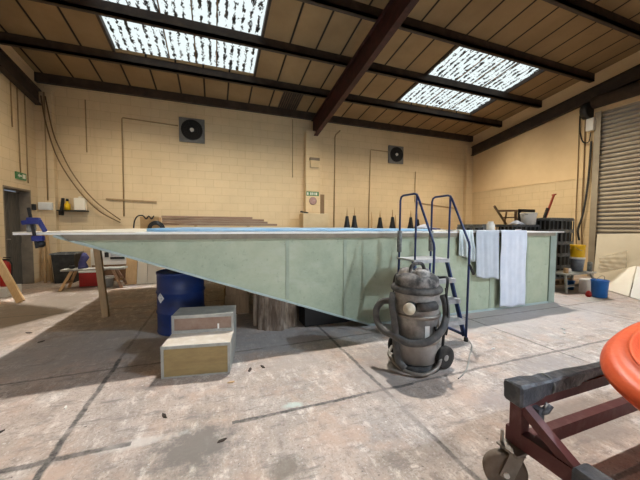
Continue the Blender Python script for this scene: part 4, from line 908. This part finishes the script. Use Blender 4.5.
mx = Matrix.Translation((7.30, 4.02, 0)); obj('pail', MB().lathe([(.075,0),(.09,.17),(.095,.18),(.095,.20),(.08,.20)], 20, mx), 'tubblue', t)
tag(obj('white_box', MB().box((7.10, 3.62, 0), (7.40, 3.76, .30)), 'white', loc=(7.25, 3.7, 0), bevel=.035), 'white plastic container on the floor left of the bright blue bucket', 'container')

# boards near the shutter
def leaning(name, b0, b1, t0, t1, th, m_, label, cat):
    P = [Vector(p) for p in (b0, b1, t1, t0)]; nn = (P[1]-P[0]).cross(P[3]-P[0]).normalized()
    vs = [tuple(p) for p in P] + [tuple(p + nn*th) for p in P]
    return tag(obj(name, MB().add(vs, [(0,3,2,1),(4,5,6,7),(0,1,5,4),(1,2,6,5),(2,3,7,6),(3,0,4,7)]), m_, loc=b0), label, cat, 'cream sheets by the roller shutter')
leaning('cream_sheet', (9.62, 4.74, .0), (9.50, 2.9, .0), (9.70, 4.74, 1.18), (9.68, 2.9, 1.26), .02, 'cream', 'tall cream panel leaning on the roller shutter', 'sheet')
leaning('cream_board', (8.0, 3.76, .0), (7.58, 3.16, .0), (8.92, 4.30, .20), (8.5, 3.46, .52), .02, 'cream', 'low cream board propped on the floor behind the blue bucket', 'board')
leaning('cream_board', (7.56, 3.13, .0), (6.7, 1.9, .0), (8.46, 3.42, .52), (7.9, 2.2, .56), .02, 'white', 'low white board propped on the floor nearest the camera', 'board')
tag(obj('board_prop', MB().box((8.62, 3.3, 0), (8.9, 3.9, .14)).box((8.6, 2.4, 0), (8.9, 3.2, .3)), 'timber_dark', loc=(8.7, 3.6, 0)), 'dark timber block propping up the low cream boards', 'block')
fl = MB()
def filmf(u, v):
    y = 4.62 - u*.55; z = .34 + v*.30 - .06*(1-u)
    return (9.565 - .009*math.sin(u*19+v*9) - .008*math.sin(v*23+u*5), y, z + .22*u*(v-.3))
fl.grid(filmf, 26, 18)
tag(obj('plastic_film', fl, 'film', solid=.003, loc=(9.5, 4.2, .3)), 'crumpled clear film caught on the tall cream panel', 'film')

# loose bits on the floor
rng = random.Random(3)
sp = [(-1.33, 2.42, .05), (-1.05, 2.60, .04), (.30, 2.72, .07), (.42, 2.74, .06), (-.35, 2.25, .06), (.03, 1.86, .05), (2.9, 2.3, .05), (-2.2, 4.6, .07), (-1.9, 4.2, .06), (4.2, 2.35, .06), (.12, 2.55, .05), (4.35, 2.45, .05)]
bits = ['dark splinter on the floor at the far left, under the hull shadow edge', 'white scrap on the floor left of the step box', 'dark scrap on the floor right of the step box, left of two', 'dark scrap on the floor right of the step box, right of two', 'dark sliver on the floor in front of the step box', 'small black scrap on the grey floor patch', 'white scrap on the floor right of the ladder foot', 'brown splinter on the floor left of the timber post', 'brown splinter on the floor left of the timber post, nearer one', 'white scrap on the floor in front of the hull right half', 'yellow wood sliver in front of the step box', 'white scrap beside another one in front of the hull right half']
for (x, y, s_), l in zip(sp, bits):
    a = rng.uniform(0, PI); c_, q_ = math.cos(a), math.sin(a)
    m_ = 'white' if 'white' in l else ('pine' if 'yellow' in l else 'steel_brown')
    P = [(-1,-.2),(.2,-.35),(1,.1),(.3,.3),(-.6,.25)]
    tag(obj('floor_scrap', MB().prism([(x + s_*.6*(p*c_-r_*q_), y + s_*.6*(p*q_+r_*c_)) for p, r_ in P], 'Z', 0.0, .008), m_, loc=(x, y, 0)), l, 'scrap', 'scraps on the floor')

# ------------------------------------------------------------------ light
def area(name, loc, d, sx_, sy_, power, col, spread=PI):
    l = bpy.data.lights.new(name, 'AREA'); l.shape = 'RECTANGLE'; l.size = sx_; l.size_y = sy_; l.energy = power; l.color = col; l.spread = spread
    o = bpy.data.objects.new(name, l); C.objects.link(o); d = Vector(d).normalized()
    o.location = loc; o.rotation_euler = d.to_track_quat('-Z', 'Y').to_euler(); return o
# sun stand-in: parallel-beam panels added under the roof boards that would block it
SD = Vector((-.35, -.48, -1.28)).normalized()
ST = 2.0
q = SD.to_track_quat('-Z', 'Y'); ax_, ay_ = q @ Vector((1,0,0)), q @ Vector((0,1,0))
SUN = 3.0
for i in range(-8, 9):
    for j in range(-8, 9):
        c_ = ax_*(i*ST) + ay_*(j*ST)
        f0 = c_ - SD*(c_.z/SD.z)
        if not (-3.4 < f0.x < 9.6 and -2.2 < f0.y < 8.6): continue
        p = f0 + SD*((4.0 - f0.z)/SD.z)
        if p.x > XR-.9 or p.y > 8.3 + 1.2: continue
        area('sun_panel', p, SD, ST, ST, SUN*ST*ST, (1., .955, .90), math.radians(2.5))
# low cool lamp at the front right
l = bpy.data.lights.new('work_lamp', 'SPOT'); l.energy = 1080; l.color = (.74, .87, 1.); l.shadow_soft_size = .05; l.spot_size = math.radians(66); l.spot_blend = .55
o = bpy.data.objects.new('work_lamp', l); C.objects.link(o); o.location = (6.2, -2.3, 5.5)
o.rotation_euler = (Vector((2.0, 3.3, .0)) - o.location).normalized().to_track_quat('-Z', 'Y').to_euler()
# soft fill added beside it to thin the lamp's hard shadows
area('soft_fill', (6.0, -2.5, 5.35), Vector((1.8, 3.2, .0)) - Vector((6.0, -2.5, 5.35)), 3.2, 1.6, 30, (.74, .87, 1.), math.radians(66))
# broad unseen fill added at the front end for upright faces
area('front_fill', (3.0, -7.4, 1.5), (0, 1, -.07), 11, 2.0, 42, (.95, .97, 1.), math.radians(34))
# lamps added under the rafters only to brighten the walls, fading upwards
for x in (-2.0, .6, 3.2, 5.8, 8.0):
    area('wall_fill', (x, 6.5, 4.55), (0, .62, -.785), 2.2, .25, 15, (1., .87, .66), math.radians(78))
for y in (3.2, 5.0, 6.8):
    area('wall_fill', (7.2, y, 4.5), (.62, 0, -.785), .25, 2.0, 19, (1., .87, .66), math.radians(80))
    area('wall_fill', (-1.6, y, 4.5), (-.64, 0, -.77), .25, 2.0, 9, (1., .87, .66), math.radians(86))
w = bpy.data.worlds.new('world'); S.world = w; w.use_nodes = True
w.node_tree.nodes['Background'].inputs[0].default_value = (.6, .7, .8, 1); w.node_tree.nodes['Background'].inputs[1].default_value = .3

# ------------------------------------------------------------------ camera
yaw, pitch, roll = (math.radians(a) for a in (20.1, 2.67, .25))
F = Vector((math.sin(yaw)*math.cos(pitch), math.cos(yaw)*math.cos(pitch), -math.sin(pitch)))
R0 = Vector((math.cos(yaw), -math.sin(yaw), 0)); U0 = R0.cross(F)
R = R0*math.cos(roll) + U0*math.sin(roll); U = R.cross(F)
cam = bpy.data.cameras.new('camera'); cam.sensor_width = 36; cam.lens = 289/640*36; cam.clip_start = .05
co = bpy.data.objects.new('camera', cam); C.objects.link(co)
mx = Matrix((R, U, -F)).transposed().to_4x4(); mx.translation = (0, 0, 1.35); co.matrix_world = mx
S.camera = co
S.view_settings.view_transform = 'Standard'; S.view_settings.look = 'None'; S.view_settings.exposure = 0.0; S.view_settings.gamma = 1; S.view_settings.use_curve_mapping = False
